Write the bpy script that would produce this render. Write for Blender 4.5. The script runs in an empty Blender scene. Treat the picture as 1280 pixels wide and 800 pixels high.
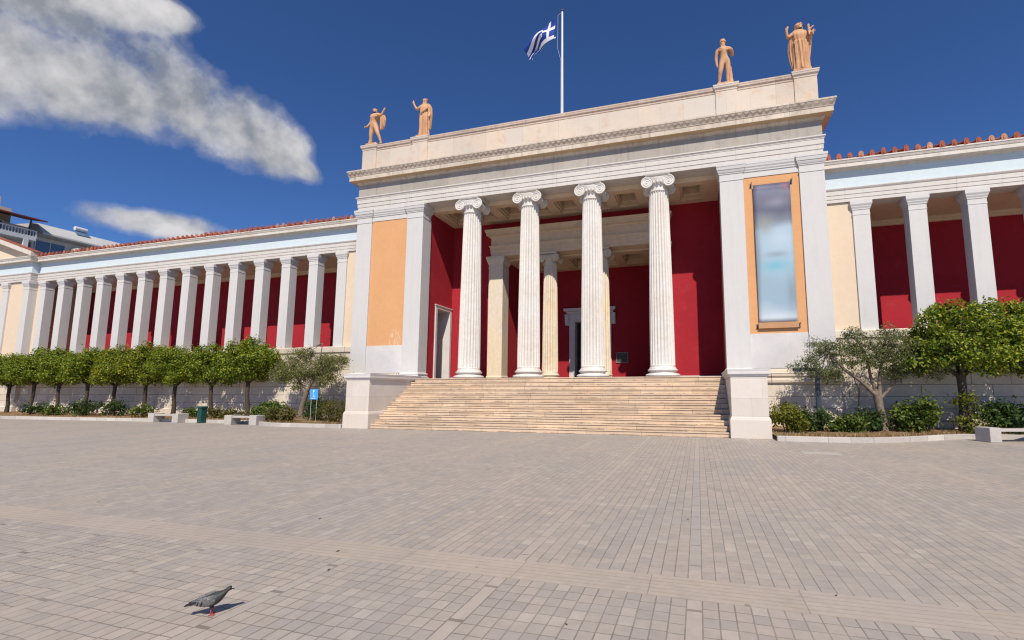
import bpy, bmesh, math, random
from mathutils import Vector, Matrix, noise
sc = bpy.context.scene
COL = sc.collection
PI = math.pi
R = random.Random(7)

# ------------------------------------------------------------------ materials
class NT:
    def __init__(s, name):
        s.m = bpy.data.materials.new(name); s.m.use_nodes = True
        s.t = s.m.node_tree; s.b = s.t.nodes['Principled BSDF']
        s.b.inputs['Specular IOR Level'].default_value = .3
        g = s.n('ShaderNodeNewGeometry'); s.pos = g.outputs['Position']; s.geo = g
    def n(s, k, **kw):
        x = s.t.nodes.new(k)
        for a, v in kw.items(): setattr(x, a, v)
        return x
    def L(s, a, b): s.t.links.new(a, b)
    def setin(s, sock, v):
        if hasattr(v, 'node'): s.L(v, sock)
        else: sock.default_value = v
    def math(s, op, a, b=None, c=None):
        x = s.n('ShaderNodeMath', operation=op)
        s.setin(x.inputs[0], a)
        if b is not None: s.setin(x.inputs[1], b)
        if c is not None: s.setin(x.inputs[2], c)
        return x.outputs[0]
    def sep(s, v):
        x = s.n('ShaderNodeSeparateXYZ'); s.L(v, x.inputs[0]); return x.outputs
    def comb(s, x, y, z):
        c = s.n('ShaderNodeCombineXYZ')
        for i, v in enumerate((x, y, z)): s.setin(c.inputs[i], v)
        return c.outputs[0]
    def scale(s, v, k):
        x = s.n('ShaderNodeVectorMath', operation='MULTIPLY'); s.L(v, x.inputs[0]); x.inputs[1].default_value = k; return x.outputs[0]
    def noise(s, v, sc_, det=5, rough=.6, dist=0):
        x = s.n('ShaderNodeTexNoise'); s.L(v, x.inputs['Vector']); x.inputs['Scale'].default_value = sc_
        x.inputs['Detail'].default_value = det; x.inputs['Roughness'].default_value = rough; x.inputs['Distortion'].default_value = dist
        return x.outputs['Fac']
    def white(s, v):
        x = s.n('ShaderNodeTexWhiteNoise', noise_dimensions='3D'); s.L(v, x.inputs['Vector']); return x.outputs
    def ramp(s, f, stops, mode='LINEAR'):
        x = s.n('ShaderNodeValToRGB'); s.L(f, x.inputs[0]); x.color_ramp.interpolation = mode
        e = x.color_ramp.elements
        while len(e) < len(stops): e.new(.5)
        for el, (p, c) in zip(e, stops):
            el.position = p; el.color = (c, c, c, 1) if isinstance(c, (int, float)) else (*c, 1)
        return x.outputs['Color']
    def mix(s, f, a, b, mode='MIX'):
        x = s.n('ShaderNodeMix', data_type='RGBA', blend_type=mode)
        s.setin(x.inputs[0], f)
        for k, v in ((6, a), (7, b)):
            if hasattr(v, 'node'): s.L(v, x.inputs[k])
            else: x.inputs[k].default_value = (*v, 1)
        return x.outputs[2]
    def col(s, c):
        if hasattr(c, 'node'): s.L(c, s.b.inputs['Base Color'])
        else: s.b.inputs['Base Color'].default_value = (*c, 1)
    def rough(s, r): s.setin(s.b.inputs['Roughness'], r)
    def bump(s, h, st=.3, d=.01):
        x = s.n('ShaderNodeBump'); s.L(h, x.inputs['Height']); x.inputs['Strength'].default_value = st; x.inputs['Distance'].default_value = d
        s.L(x.outputs[0], s.b.inputs['Normal'])

def plain(name, c, rough=.6, var=.12, sc_=3., bump=.15, metal=0.):
    t = NT(name); n = t.noise(t.pos, sc_, 6)
    f = t.ramp(n, [(.25, 1 - var), (.75, 1 + var * .4)])
    t.col(t.mix(1., c, f, 'MULTIPLY')); t.rough(rough); t.b.inputs['Metallic'].default_value = metal
    t.bump(t.noise(t.pos, sc_ * 14, 3), bump, .004)
    return t.m

def stone(name, c, c2, stain=(.25, .22, .19), stain_amt=.35, blk=None, rows=None, blkvar=.15, streak=.0, rough=.55, bump=.25, joint=.5, axis='X', jw=.007, mott=.14, hue=.45, dirt_shade=0.):
    """stone: two-tone veining, drip stains, optional block joints (blk = block length along X, rows = course height)"""
    t = NT(name); x, y, z = t.sep(t.pos)
    big = t.noise(t.pos, .55, 5, .6, .6)
    base = t.mix(t.ramp(big, [(.35, 0), (.68, 1)]), c, c2)
    fine = t.noise(t.pos, 5.5, 7, .7)
    base = t.mix(1., base, t.ramp(fine, [(.25, 1 - mott), (.7, 1 + mott * .3)]), 'MULTIPLY')
    h = fine
    if blk:
        zz = t.math('DIVIDE', z, rows or 50.); row = t.math('FLOOR', zz)
        u = x if axis == 'X' else y
        off = t.white(t.comb(row, 3.3, 1.7))[0]
        q = t.math('ADD', t.math('DIVIDE', u, blk), t.math('MULTIPLY', off, 5.))
        # irregular joint spacing: warp the coordinate a little
        q = t.math('ADD', q, t.math('MULTIPLY', t.math('SINE', t.math('MULTIPLY', q, 2.1)), .22))
        cid = t.math('FLOOR', q)
        w = t.white(t.comb(cid, row, .5))
        base = t.mix(1., base, t.ramp(w[0], [(0, 1 - blkvar), (1, 1 + blkvar * .35)]), 'MULTIPLY')
        hu = t.white(t.comb(row, cid, 8.5))[0]
        base = t.mix(t.math('MULTIPLY', hu, hue), base, c2)
        fx = t.math('FRACT', q); dx = t.math('MULTIPLY', t.math('MINIMUM', fx, t.math('SUBTRACT', 1., fx)), blk)
        d = dx
        if rows:
            fz = t.math('FRACT', zz); dz = t.math('MULTIPLY', t.math('MINIMUM', fz, t.math('SUBTRACT', 1., fz)), rows)
            d = t.math('MINIMUM', dx, dz)
        jn = t.math('LESS_THAN', t.math('ADD', d, t.math('MULTIPLY', t.math('SUBTRACT', fine, .5), jw * 1.2)), jw)
        base = t.mix(t.math('MULTIPLY', jn, joint), base, (.09, .075, .06))
        h = t.math('SUBTRACT', fine, jn)
    if streak:
        sv = t.noise(t.scale(t.pos, (6., 6., .35)), 1., 5, .65)
        base = t.mix(t.math('MULTIPLY', t.ramp(sv, [(.5, 0), (.72, 1)]), streak), base, stain)
    if stain_amt:
        sn = t.noise(t.pos, 1.6, 8, .72, .4)
        base = t.mix(t.math('MULTIPLY', t.ramp(sn, [(.54, 0), (.74, 1)]), stain_amt), base, stain)
    if dirt_shade:      # grime and joint shadow, painted dark along the foot of every riser
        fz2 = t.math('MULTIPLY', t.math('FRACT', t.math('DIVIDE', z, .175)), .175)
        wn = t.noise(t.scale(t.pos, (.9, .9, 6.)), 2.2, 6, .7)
        base = t.mix(t.math('MULTIPLY', t.math('LESS_THAN', fz2, t.math('MULTIPLY', t.math('SUBTRACT', wn, .40), .19)), dirt_shade), base, (.13, .085, .055))
    t.col(base); t.rough(t.math('ADD', rough, t.math('MULTIPLY', fine, .2))); t.bump(h, bump, .012)
    return t.m

M = {}
M['paint'] = stone('white_painted_stone', (.625, .60, .575), (.605, .585, .565), (.46, .43, .40), .20, streak=.22, bump=.04, rough=.6, mott=.04)
M['fascia'] = stone('architrave_stone', (.665, .625, .58), (.64, .585, .535), (.42, .36, .31), .25, blk=2.6, blkvar=.07, streak=.3, joint=.4, bump=.06, mott=.07)
M['marble'] = stone('white_marble', (.70, .65, .605), (.66, .57, .48), (.48, .39, .31), .28, blk=1.5, rows=.64, blkvar=.09, joint=.22, bump=.08, mott=.08)
M['marble_plain'] = stone('plain_marble', (.72, .68, .65), (.60, .57, .56), (.42, .39, .37), .30, streak=.08, bump=.05, mott=.07)
M['attic'] = stone('warm_marble', (.76, .60, .45), (.60, .53, .46), (.54, .32, .18), .75, blk=1.25, blkvar=.14, joint=.3, bump=.1, jw=.005, hue=.95, mott=.10)
M['cornice'] = stone('cornice_marble', (.72, .62, .50), (.60, .50, .40), (.24, .18, .14), .55, blk=1.3, blkvar=.12, joint=.4, streak=.55, bump=.2)
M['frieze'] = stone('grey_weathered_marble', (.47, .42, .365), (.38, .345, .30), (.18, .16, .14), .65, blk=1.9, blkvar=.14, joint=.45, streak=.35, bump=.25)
M['column'] = stone('column_marble', (.735, .705, .665), (.70, .64, .565), (.50, .42, .34), .3, streak=.35, bump=.12, rough=.5)
M['old'] = stone('honey_marble', (.80, .66, .46), (.74, .66, .55), (.54, .34, .17), .45, streak=.3, bump=.2)
M['step'] = stone('tan_step_marble', (.78, .60, .43), (.70, .51, .35), (.42, .27, .17), .40, blk=1.35, rows=.175, blkvar=.22, joint=.6, streak=.1, bump=.35, jw=.006, dirt_shade=.6)
M['ashlar'] = stone('podium_ashlar', (.72, .64, .53), (.67, .56, .44), (.42, .35, .29), .35, blk=1.5, rows=.437, blkvar=.13, joint=.8, bump=.2, jw=.011)
def ornament(m):     # carved, grimy ornament along the cornice face and an ochre soffit
    t = NT.__new__(NT); t.m = m; t.t = m.node_tree; t.b = t.t.nodes['Principled BSDF']
    g = t.n('ShaderNodeNewGeometry'); t.pos = g.outputs['Position']; x, y, z = t.sep(t.pos)
    src = t.b.inputs['Base Color'].links[0].from_socket
    nn = t.noise(t.scale(t.pos, (1., 1., 2.5)), 1.4, 6, .7)
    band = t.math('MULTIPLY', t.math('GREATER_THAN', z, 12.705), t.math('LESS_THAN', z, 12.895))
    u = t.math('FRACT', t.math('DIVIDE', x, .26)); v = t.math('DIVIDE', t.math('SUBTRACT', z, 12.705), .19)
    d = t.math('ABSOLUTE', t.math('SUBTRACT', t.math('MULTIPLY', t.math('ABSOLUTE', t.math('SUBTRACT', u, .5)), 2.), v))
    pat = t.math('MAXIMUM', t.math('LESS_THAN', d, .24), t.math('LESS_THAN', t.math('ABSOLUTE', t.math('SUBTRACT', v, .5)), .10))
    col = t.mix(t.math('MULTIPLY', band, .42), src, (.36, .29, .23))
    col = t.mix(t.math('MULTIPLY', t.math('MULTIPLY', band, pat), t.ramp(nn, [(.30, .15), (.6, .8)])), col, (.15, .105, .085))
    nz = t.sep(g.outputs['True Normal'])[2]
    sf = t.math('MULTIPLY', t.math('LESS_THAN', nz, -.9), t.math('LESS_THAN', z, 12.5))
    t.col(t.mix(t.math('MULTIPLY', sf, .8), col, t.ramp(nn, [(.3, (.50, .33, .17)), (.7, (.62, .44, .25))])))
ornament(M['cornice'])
M['red'] = stone('red_plaster', (.415, .021, .034), (.355, .017, .028), (.46, .08, .085), .28, bump=.12, rough=.8)
M['orange'] = stone('orange_plaster', (.69, .365, .172), (.67, .345, .158), (.66, .42, .23), .14, bump=.05, rough=.8, mott=.07, streak=.12)
t = NT('x'); bpy.data.materials.remove(t.m)
def scratch(m):
    t = NT.__new__(NT); t.m = m; t.t = m.node_tree; t.b = t.t.nodes['Principled BSDF']
    g = t.n('ShaderNodeNewGeometry'); t.pos = g.outputs['Position']; x, y, z = t.sep(t.pos)
    src = t.b.inputs['Base Color'].links[0].from_socket
    bx = t.math('MULTIPLY', t.math('LESS_THAN', t.math('ABSOLUTE', t.math('ADD', x, 8.42)), .38), t.math('LESS_THAN', t.math('ABSOLUTE', t.math('SUBTRACT', z, 4.15)), .42))
    nn = t.noise(t.scale(t.pos, (2.2, 1., .8)), 5., 4, .7)
    t.col(t.mix(t.math('MULTIPLY', bx, t.ramp(nn, [(.53, 0), (.57, .8)])), src, (.70, .52, .36)))
scratch(M['orange'])
M['cream'] = stone('cream_plaster', (.73, .585, .43), (.715, .56, .41), (.6, .5, .4), .12, bump=.05, rough=.8, mott=.07, streak=.12)
M['blue'] = stone('pale_blue_plaster', (.61, .685, .72), (.58, .665, .70), (.5, .55, .57), .12, bump=.05, rough=.8, mott=.07, streak=.12)
M['wing_cornice'] = stone('wing_cornice_plaster', (.67, .59, .50), (.70, .66, .61), (.33, .27, .21), .35, streak=.3, bump=.15)
M['ceil'] = stone('ceiling_plaster', (.82, .62, .43), (.78, .58, .40), (.50, .34, .20), .3, bump=.12, rough=.8)
M['floor'] = plain('loggia_floor', (.30, .25, .21), .6)
M['dark'] = plain('dark_door_and_hall_shade', (.03, .024, .022), .5)  # door wood; the same near-black paints the shade of the hall
M['terra'] = plain('terracotta', (.40, .105, .055), .75, .5, 2.2, .2)
M['terra2'] = plain('pale_terracotta', (.52, .25, .16), .75, .45, 2.2, .2)
M['statue'] = stone('statue_clay', (.70, .41, .23), (.57, .31, .165), (.24, .115, .06), .6, streak=.45, bump=.3, rough=.75)
M['steel'] = plain('white_enamel_pole', (.66, .66, .66), .35, .08)
M['gunmetal'] = plain('dark_grey_metal', (.045, .055, .075), .5, .2)
M['green'] = plain('dark_green_metal', (.012, .07, .055), .5, .2)
M['kerb'] = stone('kerb_marble', (.62, .57, .51), (.52, .47, .43), (.3, .25, .2), .4, blk=.8, blkvar=.22, joint=.6, bump=.2)
M['bench'] = stone('bench_marble', (.53, .49, .45), (.46, .42, .38), (.28, .25, .21), .45, bump=.2)
M['soil'] = None
M['bark'] = plain('bark', (.085, .062, .045), .9, .5, 9., .8)
M['bark_pale'] = plain('pale_bark', (.24, .185, .14), .9, .5, 9., .8)
M['flag_blue'] = plain('flag_blue_cloth', (.014, .045, .30), .8, .1)
M['flag_white'] = plain('flag_white_cloth', (.74, .75, .77), .8, .06)
M['sign_blue'] = plain('sign_blue', (.07, .36, .78), .4, .04)
M['sign_white'] = plain('sign_white', (.8, .82, .84), .4, .04)
M['bronze'] = plain('bronze_plate', (.10, .10, .085), .4, .5, 12.)
M['con_white'] = plain('pale_render', (.62, .63, .64), .8, .2, .6)
M['con_grey'] = plain('grey_roof_cladding', (.52, .51, .49), .7, .15, .5)
M['con_beige'] = plain('beige_render', (.58, .50, .40), .8, .2, .6)
M['awning'] = plain('dark_red_awning', (.16, .03, .03), .8, .3)
M['shade'] = plain('brown_shutter', (.09, .075, .065), .7, .3)
t = NT('window_glass'); t.col((.10, .17, .26)); t.rough(.12); t.b.inputs['Specular IOR Level'].default_value = .6; M['glass'] = t.m

t = NT('soil'); n1 = t.noise(t.pos, 2.2, 8, .7); n2 = t.noise(t.pos, 30, 4, .7)
t.col(t.mix(1., t.ramp(n1, [(.3, (.16, .09, .05)), (.5, (.30, .18, .09)), (.7, (.36, .25, .13))]), t.ramp(n2, [(.3, .6), (.7, 1.1)]), 'MULTIPLY')); t.rough(.95); t.bump(n2, .8, .03); M['soil'] = t.m

def leafmat(name, a, b, c, trans=.35, rough=.5):
    t = NT(name); r = t.geo.outputs['Random Per Island']
    cc = t.ramp(r, [(0., a), (.45, b), (.85, c), (1., tuple(min(1, v * 1.35) for v in c))])
    n = t.noise(t.pos, 1.1, 3)
    cc = t.mix(1., cc, t.ramp(n, [(.3, .8), (.7, 1.12)]), 'MULTIPLY')
    t.col(cc); t.rough(rough); t.b.inputs['Specular IOR Level'].default_value = .35
    tr = t.n('ShaderNodeBsdfTranslucent'); t.L(cc, tr.inputs[0])
    mx = t.n('ShaderNodeMixShader'); mx.inputs[0].default_value = trans
    out = t.t.nodes['Material Output']; t.L(t.b.outputs[0], mx.inputs[1]); t.L(tr.outputs[0], mx.inputs[2]); t.L(mx.outputs[0], out.inputs[0])
    return t.m
M['orange_leaf'] = leafmat('orange_tree_leaf', (.05, .105, .005), (.16, .225, .012), (.32, .345, .026))
M['olive_leaf'] = leafmat('olive_leaf', (.10, .115, .03), (.185, .195, .055), (.32, .31, .12), .35)
M['olive_leaf_dark'] = leafmat('dark_olive_leaf', (.06, .078, .020), (.12, .145, .038), (.23, .245, .09), .3)
M['shrub_leaf'] = leafmat('shrub_leaf', (.04, .085, .012), (.09, .14, .018), (.17, .21, .03))
M['dark_leaf'] = leafmat('dark_shrub_leaf', (.022, .05, .012), (.045, .085, .018), (.08, .13, .025))
M['brown_leaf'] = leafmat('brownish_shrub_leaf', (.09, .075, .02), (.13, .12, .025), (.17, .16, .04))
M['dry'] = leafmat('dry_grass_blade', (.22, .14, .06), (.34, .22, .10), (.40, .30, .15), .2)
M['yellow_leaf'] = leafmat('yellow_green_leaf', (.085, .10, .008), (.15, .165, .012), (.21, .21, .02))

# paving ------------------------------------------------------------
def paving():
    t = NT('marble_paving'); x, y, z = t.sep(t.pos)
    S, NC = 1.513, 14.
    sx = t.math('DIVIDE', t.math('SUBTRACT', x, 5.79), S)          # strips
    bay = t.math('FLOOR', sx); fb = t.math('FRACT', sx)
    c14 = t.math('MULTIPLY', fb, NC); ci = t.math('FLOOR', c14); fc = t.math('FRACT', c14)
    colid = t.math('ADD', t.math('MULTIPLY', bay, NC), ci)
    strip = t.math('LESS_THAN', ci, .5)
    rnd = t.white(t.comb(colid, 7.1, 2.3))
    ln = .128
    yy = t.math('ADD', t.math('DIVIDE', y, t.math('MULTIPLY_ADD', strip, .42, ln)), t.math('MULTIPLY', rnd[0], t.math('MULTIPLY_ADD', t.math('GREATER_THAN', y, -15.5), .88, .12)))
    far = t.math('GREATER_THAN', y, -15.5)
    ri = t.math('FLOOR', yy); fr = t.math('FRACT', yy)
    # merged long stones: two rows act as one for some stones
    w = t.white(t.comb(colid, ri, 4.4)); w2 = t.white(t.comb(ri, colid, 9.4))
    dx = t.math('MULTIPLY', t.math('MINIMUM', fc, t.math('SUBTRACT', 1., fc)), S / NC)
    dy = t.math('MULTIPLY', t.math('MINIMUM', fr, t.math('SUBTRACT', 1., fr)), ln)
    n1 = t.noise(t.pos, 9., 6, .7); n2 = t.noise(t.pos, .35, 5, .6, .3); n3 = t.noise(t.pos, 70., 3, .6)
    jn = t.math('LESS_THAN', t.math('MULTIPLY_ADD', t.math('SUBTRACT', n1, .5), .005, t.math('MINIMUM', dx, t.math('MULTIPLY', dy, t.math('MULTIPLY_ADD', far, 1.3, 1.15)))), t.math('MULTIPLY_ADD', far, -.0006, .0048))
    stone_c = t.ramp(w[0], [(0., (.350, .315, .286)), (.3, (.386, .341, .303)), (.65, (.404, .354, .310)), (.9, (.418, .364, .314)), (1., (.462, .412, .360))])
    cs = t.ramp(t.white(t.comb(bay, 3., t.math('FLOOR', t.math('DIVIDE', y, 2.53))))[0], [(0., (.46, .40, .345)), (.55, (.44, .385, .335)), (.75, (.33, .31, .30)), (1., (.47, .41, .35))])
    base = t.mix(t.math('MULTIPLY', strip, .75), stone_c, cs)
    # cross strips every ~2.5 m
    hy = t.math('FRACT', t.math('DIVIDE', t.math('ADD', y, 13.15), 2.53))
    hs = t.math('LESS_THAN', hy, .045)
    base = t.mix(t.math('MULTIPLY', hs, .5), base, (.455, .395, .34))
    # tactile band
    by = t.math('MULTIPLY', t.math('GREATER_THAN', y, -15.76), t.math('LESS_THAN', y, -15.36))
    bx = t.white(t.comb(t.math('FLOOR', t.math('DIVIDE', x, 1.1)), 1., 1.))[0]
    bc = t.ramp(bx, [(0., (.425, .362, .305)), (1., (.455, .392, .335))])
    rib = t.math('LESS_THAN', t.math('FRACT', t.math('DIVIDE', t.math('ADD', y, 15.76), .0667)), .16)
    bj = t.math('LESS_THAN', t.math('FRACT', t.math('DIVIDE', x, 1.1)), .008)
    bc = t.mix(t.math('MULTIPLY', rib, .42), bc, (.25, .2, .16)); bc = t.mix(t.math('MULTIPLY', bj, .6), bc, (.2, .16, .13))
    jn = t.math('MULTIPLY', jn, t.math('SUBTRACT', 1., by))
    base = t.mix(by, base, bc)
    base = t.mix(1., base, t.ramp(n1, [(.25, .86), (.72, 1.07)]), 'MULTIPLY')
    base = t.mix(1., base, t.ramp(n2, [(.3, (.93, .95, .97)), (.7, (1.05, 1.02, .98))]), 'MULTIPLY')
    base = t.mix(t.math('MULTIPLY', w2[0], .12), base, (.40, .37, .36))
    gv = t.n('ShaderNodeTexVoronoi'); t.L(t.pos, gv.inputs['Vector']); gv.inputs['Scale'].default_value = 1.3
    gs = t.math('LESS_THAN', gv.outputs['Distance'], t.math('MULTIPLY', t.white(gv.outputs['Position'])[0], .035))
    base = t.mix(t.math('MULTIPLY', gs, .55), base, (.15, .13, .12))
    wp = t.noise(t.scale(t.pos, (.5, .12, 1.)), 1.1, 4, .6, .5)
    base = t.mix(1., base, t.ramp(wp, [(.35, (.94, .95, .97)), (.65, (1.04, 1.02, 1.0))]), 'MULTIPLY')
    dn = t.noise(t.pos, 1.9, 7, .75, .8)
    base = t.mix(t.math('MULTIPLY', t.ramp(dn, [(.54, 0), (.72, 1)]), .26), base, (.27, .235, .205))
    base = t.mix(t.math('MULTIPLY', jn, t.ramp(t.noise(t.pos, 1.2, 4), [(.3, .35), (.65, .85)])), base, (.145, .12, .10))
    t.col(base); t.rough(t.math('MULTIPLY_ADD', n1, .25, .5))
    hh = t.math('ADD', t.math('MULTIPLY', n1, .25), t.math('MULTIPLY', n3, .15))
    hh = t.math('ADD', hh, t.math('MULTIPLY', w[0], .25))
    hh = t.math('SUBTRACT', hh, t.math('MULTIPLY', jn, 1.))
    t.bump(hh, .35, .006)
    return t.m
M['paving'] = paving()

# ------------------------------------------------------------------ mesh helpers
class MB:
    def __init__(s): s.v = []; s.f = []; s.mi = []
    def add(s, vs, fs, mi=0):
        o = len(s.v); s.v += [tuple(p) for p in vs]
        for f in fs: s.f.append(tuple(i + o for i in f)); s.mi.append(mi)
        return s
    def box(s, x0, x1, y0, y1, z0, z1, mi=0):
        if x0 > x1: x0, x1 = x1, x0
        vs = [(x, y, z) for z in (z0, z1) for y in (y0, y1) for x in (x0, x1)]
        return s.add(vs, [(0, 2, 3, 1), (4, 5, 7, 6), (0, 1, 5, 4), (2, 6, 7, 3), (0, 4, 6, 2), (1, 3, 7, 5)], mi)
    def loft(s, x0, x1, y0, y1, prof, mi=0):
        """stack of rectangles: prof = [(outward offset, z)...] from the bottom up"""
        if x0 > x1: x0, x1 = x1, x0
        vs = []; fs = []
        for o, z in prof: vs += [(x0 - o, y0 - o, z), (x1 + o, y0 - o, z), (x1 + o, y1 + o, z), (x0 - o, y1 + o, z)]
        for k in range(len(prof) - 1):
            a = 4 * k
            for i in range(4): j = (i + 1) % 4; fs.append((a + i, a + j, a + 4 + j, a + 4 + i))
        fs.append((3, 2, 1, 0)); a = 4 * (len(prof) - 1); fs.append((a, a + 1, a + 2, a + 3))
        return s.add(vs, fs, mi)
    def lathe(s, cx, cy, prof, n=40, flutes=0, fd=.0, mi=0):
        vs = []; fs = []
        for r, z, *fl in prof:
            k = fl[0] if fl else 0
            for i in range(n):
                a = 2 * PI * i / n; rr = r
                if flutes and k:
                    ph = (i * flutes / n) % 1.; w = abs(ph - .5) * 2      # 0 middle of flute, 1 on the fillet
                    if w < .82: rr -= fd * k * math.sqrt(max(0, 1 - (w / .82) ** 2))
                vs.append((cx + rr * math.cos(a), cy + rr * math.sin(a), z))
        for k in range(len(prof) - 1):
            for i in range(n):
                j = (i + 1) % n; fs.append((k * n + i, k * n + j, k * n + n + j, k * n + n + i))
        fs.append(tuple(range(n - 1, -1, -1))); fs.append(tuple((len(prof) - 1) * n + i for i in range(n)))
        return s.add(vs, fs, mi)
    def tube(s, pts, rad, n=8, mi=0):
        pts = [Vector(p) for p in pts]
        if isinstance(rad, (int, float)): rad = [rad] * len(pts)
        vs = []; fs = []; up = None
        for k, p in enumerate(pts):
            d = (pts[min(k + 1, len(pts) - 1)] - pts[max(k - 1, 0)]).normalized()
            if up is None:
                up = d.orthogonal().normalized()
            a = (up - d * up.dot(d)).normalized(); b = d.cross(a); up = a
            for i in range(n):
                t_ = 2 * PI * i / n; vs.append(p + (a * math.cos(t_) + b * math.sin(t_)) * rad[k])
        for k in range(len(pts) - 1):
            for i in range(n):
                j = (i + 1) % n; fs.append((k * n + i, k * n + j, k * n + n + j, k * n + n + i))
        fs.append(tuple(range(n - 1, -1, -1))); fs.append(tuple((len(pts) - 1) * n + i for i in range(n)))
        return s.add(vs, fs, mi)
    def prism(s, poly, a0, a1, axis='Y', mi=0):
        """extrude polygon [(u,w)] along an axis; Y: (x,z), X: (y,z), Z: (x,y)"""
        n = len(poly)
        def P(u, w, a): return {'Y': (u, a, w), 'X': (a, u, w), 'Z': (u, w, a)}[axis]
        vs = [P(u, w, a0) for u, w in poly] + [P(u, w, a1) for u, w in poly]
        fs = [tuple(range(n))[::-1], tuple(range(n, 2 * n))] + [(i, (i + 1) % n, n + (i + 1) % n, n + i) for i in range(n)]
        return s.add(vs, fs, mi)
    def build(s, name, mat, parent=None, smooth=None, bevel=0., loc=None, fix=True):
        me = bpy.data.meshes.new(name); me.from_pydata(s.v, [], s.f); 
        for m_ in (mat if isinstance(mat, (list, tuple)) else [mat]): me.materials.append(m_)
        if any(s.mi): me.polygons.foreach_set('material_index', s.mi)
        if fix:
            bm = bmesh.new(); bm.from_mesh(me); bmesh.ops.recalc_face_normals(bm, faces=bm.faces); bm.to_mesh(me); bm.free()
        if smooth is not None:
            me.shade_smooth(); me.set_sharp_from_angle(angle=math.radians(smooth))
        o = bpy.data.objects.new(name, me); COL.objects.link(o)
        if parent is not None: o.parent = parent
        if loc is not None: o.location = loc
        if bevel:
            b = o.modifiers.new('edge', 'BEVEL'); b.width = bevel; b.segments = 2; b.limit_method = 'ANGLE'; b.angle_limit = math.radians(50)
        return o

def tag(o, label, cat, group=None):
    o['label'] = label; o['category'] = cat
    if group: o['group'] = group
    return o
def thing(name, label, cat, loc=(0, 0, 0), rz=0., group=None):
    o = bpy.data.objects.new(name, None); COL.objects.link(o); o.location = loc; o.rotation_euler = (0, 0, rz)
    o.empty_display_size = .2
    return tag(o, label, cat, group)
def structure(o): o['kind'] = 'structure'; return o
def dup(src, loc, rz, label, group=None, scale=1.):
    r = src.copy(); COL.objects.link(r); r.location = loc; r.rotation_euler = (0, 0, rz); r.scale = (scale,) * 3 if isinstance(scale, (int, float)) else scale
    r['label'] = label
    if group: r['group'] = group
    for ch in list(src.children):
        c = ch.copy(); COL.objects.link(c); c.parent = r
        for g in list(ch.children):
            d = g.copy(); COL.objects.link(d); d.parent = c
    return r

# ------------------------------------------------------------------ ground
structure(MB().box(-400, 400, -300, 400, -.3, 0.).build('plaza_paving', M['paving']))

# ------------------------------------------------------------------ MUSEUM
mus = thing('museum_building', 'long neoclassical museum with marble columns, red porch walls and a statue-topped central block', 'museum')
H = 2.1
# --- stairs
for k in range(12):
    y0 = -3.38 + .2664 * k; z1 = .175 * (k + 1)
    xe = 7.38 if k == 0 else 7.15 if k == 1 else 6.93
    y1 = y0 + .2664 + .12 if k < 11 else -.12
    mb = MB(); n = 70; vs = []; fs = []
    for i in range(n + 1):
        x = -xe + 2 * xe * i / n
        e = noise.noise(Vector((x * .9, k * 3.1, 0))) * .012 + noise.noise(Vector((x * 4, k * 7.7, 5))) * .006
        e2 = noise.noise(Vector((x * .8, k * 2.3, 9))) * .010
        zt = z1 - .004 + e2 * .8 if k < 11 else z1 - .002 + min(0, e2)
        vs += [(x, y0 + .02, z1 - .175 - .03), (x, y0 + .016 + e, z1 - .045), (x, y0 - .012 + e, z1 - .040), (x, y0 - .010 + e, zt - .008), (x, y0 + .006 + e, zt), (x, y1, zt)]
    for i in range(n):
        for j in range(5): fs.append((i * 6 + j, i * 6 + j + 1, i * 6 + 7 + j, i * 6 + 6 + j))
    fs.append((0, 1, 2, 3, 4, 5)); fs.append(tuple(n * 6 + j for j in (5, 4, 3, 2, 1, 0)))
    mb.add(vs, fs).build('stair_step', M['step'], mus)
MB().box(-8.3, 8.3, -.12, 7.3, 1.6, H).build('porch_floor', M['step'], mus)
# --- stair pedestals
for s in (-1, 1):
    x0, x1 = (6.94, 8.06) if s > 0 else (-8.06, -6.94)
    o = MB().box(x0, x1, -3.49, -.06, .70, 1.975).build('stair_pedestal', M['marble'], mus, bevel=.012)
    MB().loft(x0, x1, -3.49, -.07, [(.055, .0), (.055, .58), (.045, .62), (.01, .69), (0., .702)]).build('plinth', M['marble'], o, bevel=.01)
    MB().loft(x0, x1, -3.49, -.07, [(0., 1.974), (.03, 1.985), (.03, 2.02), (.075, 2.05), (.085, 2.06), (.085, 2.15), (.09, 2.155), (.10, 2.225)]).build('cap', M['marble_plain'], o, bevel=.008)
# --- pavilion podium
for s in (-1, 1):
    x0, x1 = (8.2, 11.0) if s > 0 else (-11.0, -8.2)
    MB().loft(x0, x1, .08, 19.9, [(.06, 0), (.06, 1.79), (.14, 1.84), (.15, 1.95), (.07, 1.99), (.07, 2.06), (.13, 2.09), (.13, 2.205), (.06, 2.22), (.05, 2.30), (.02, 2.36), (0.0, 2.40)]).build('podium', M['ashlar'], mus, bevel=.008)
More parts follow.
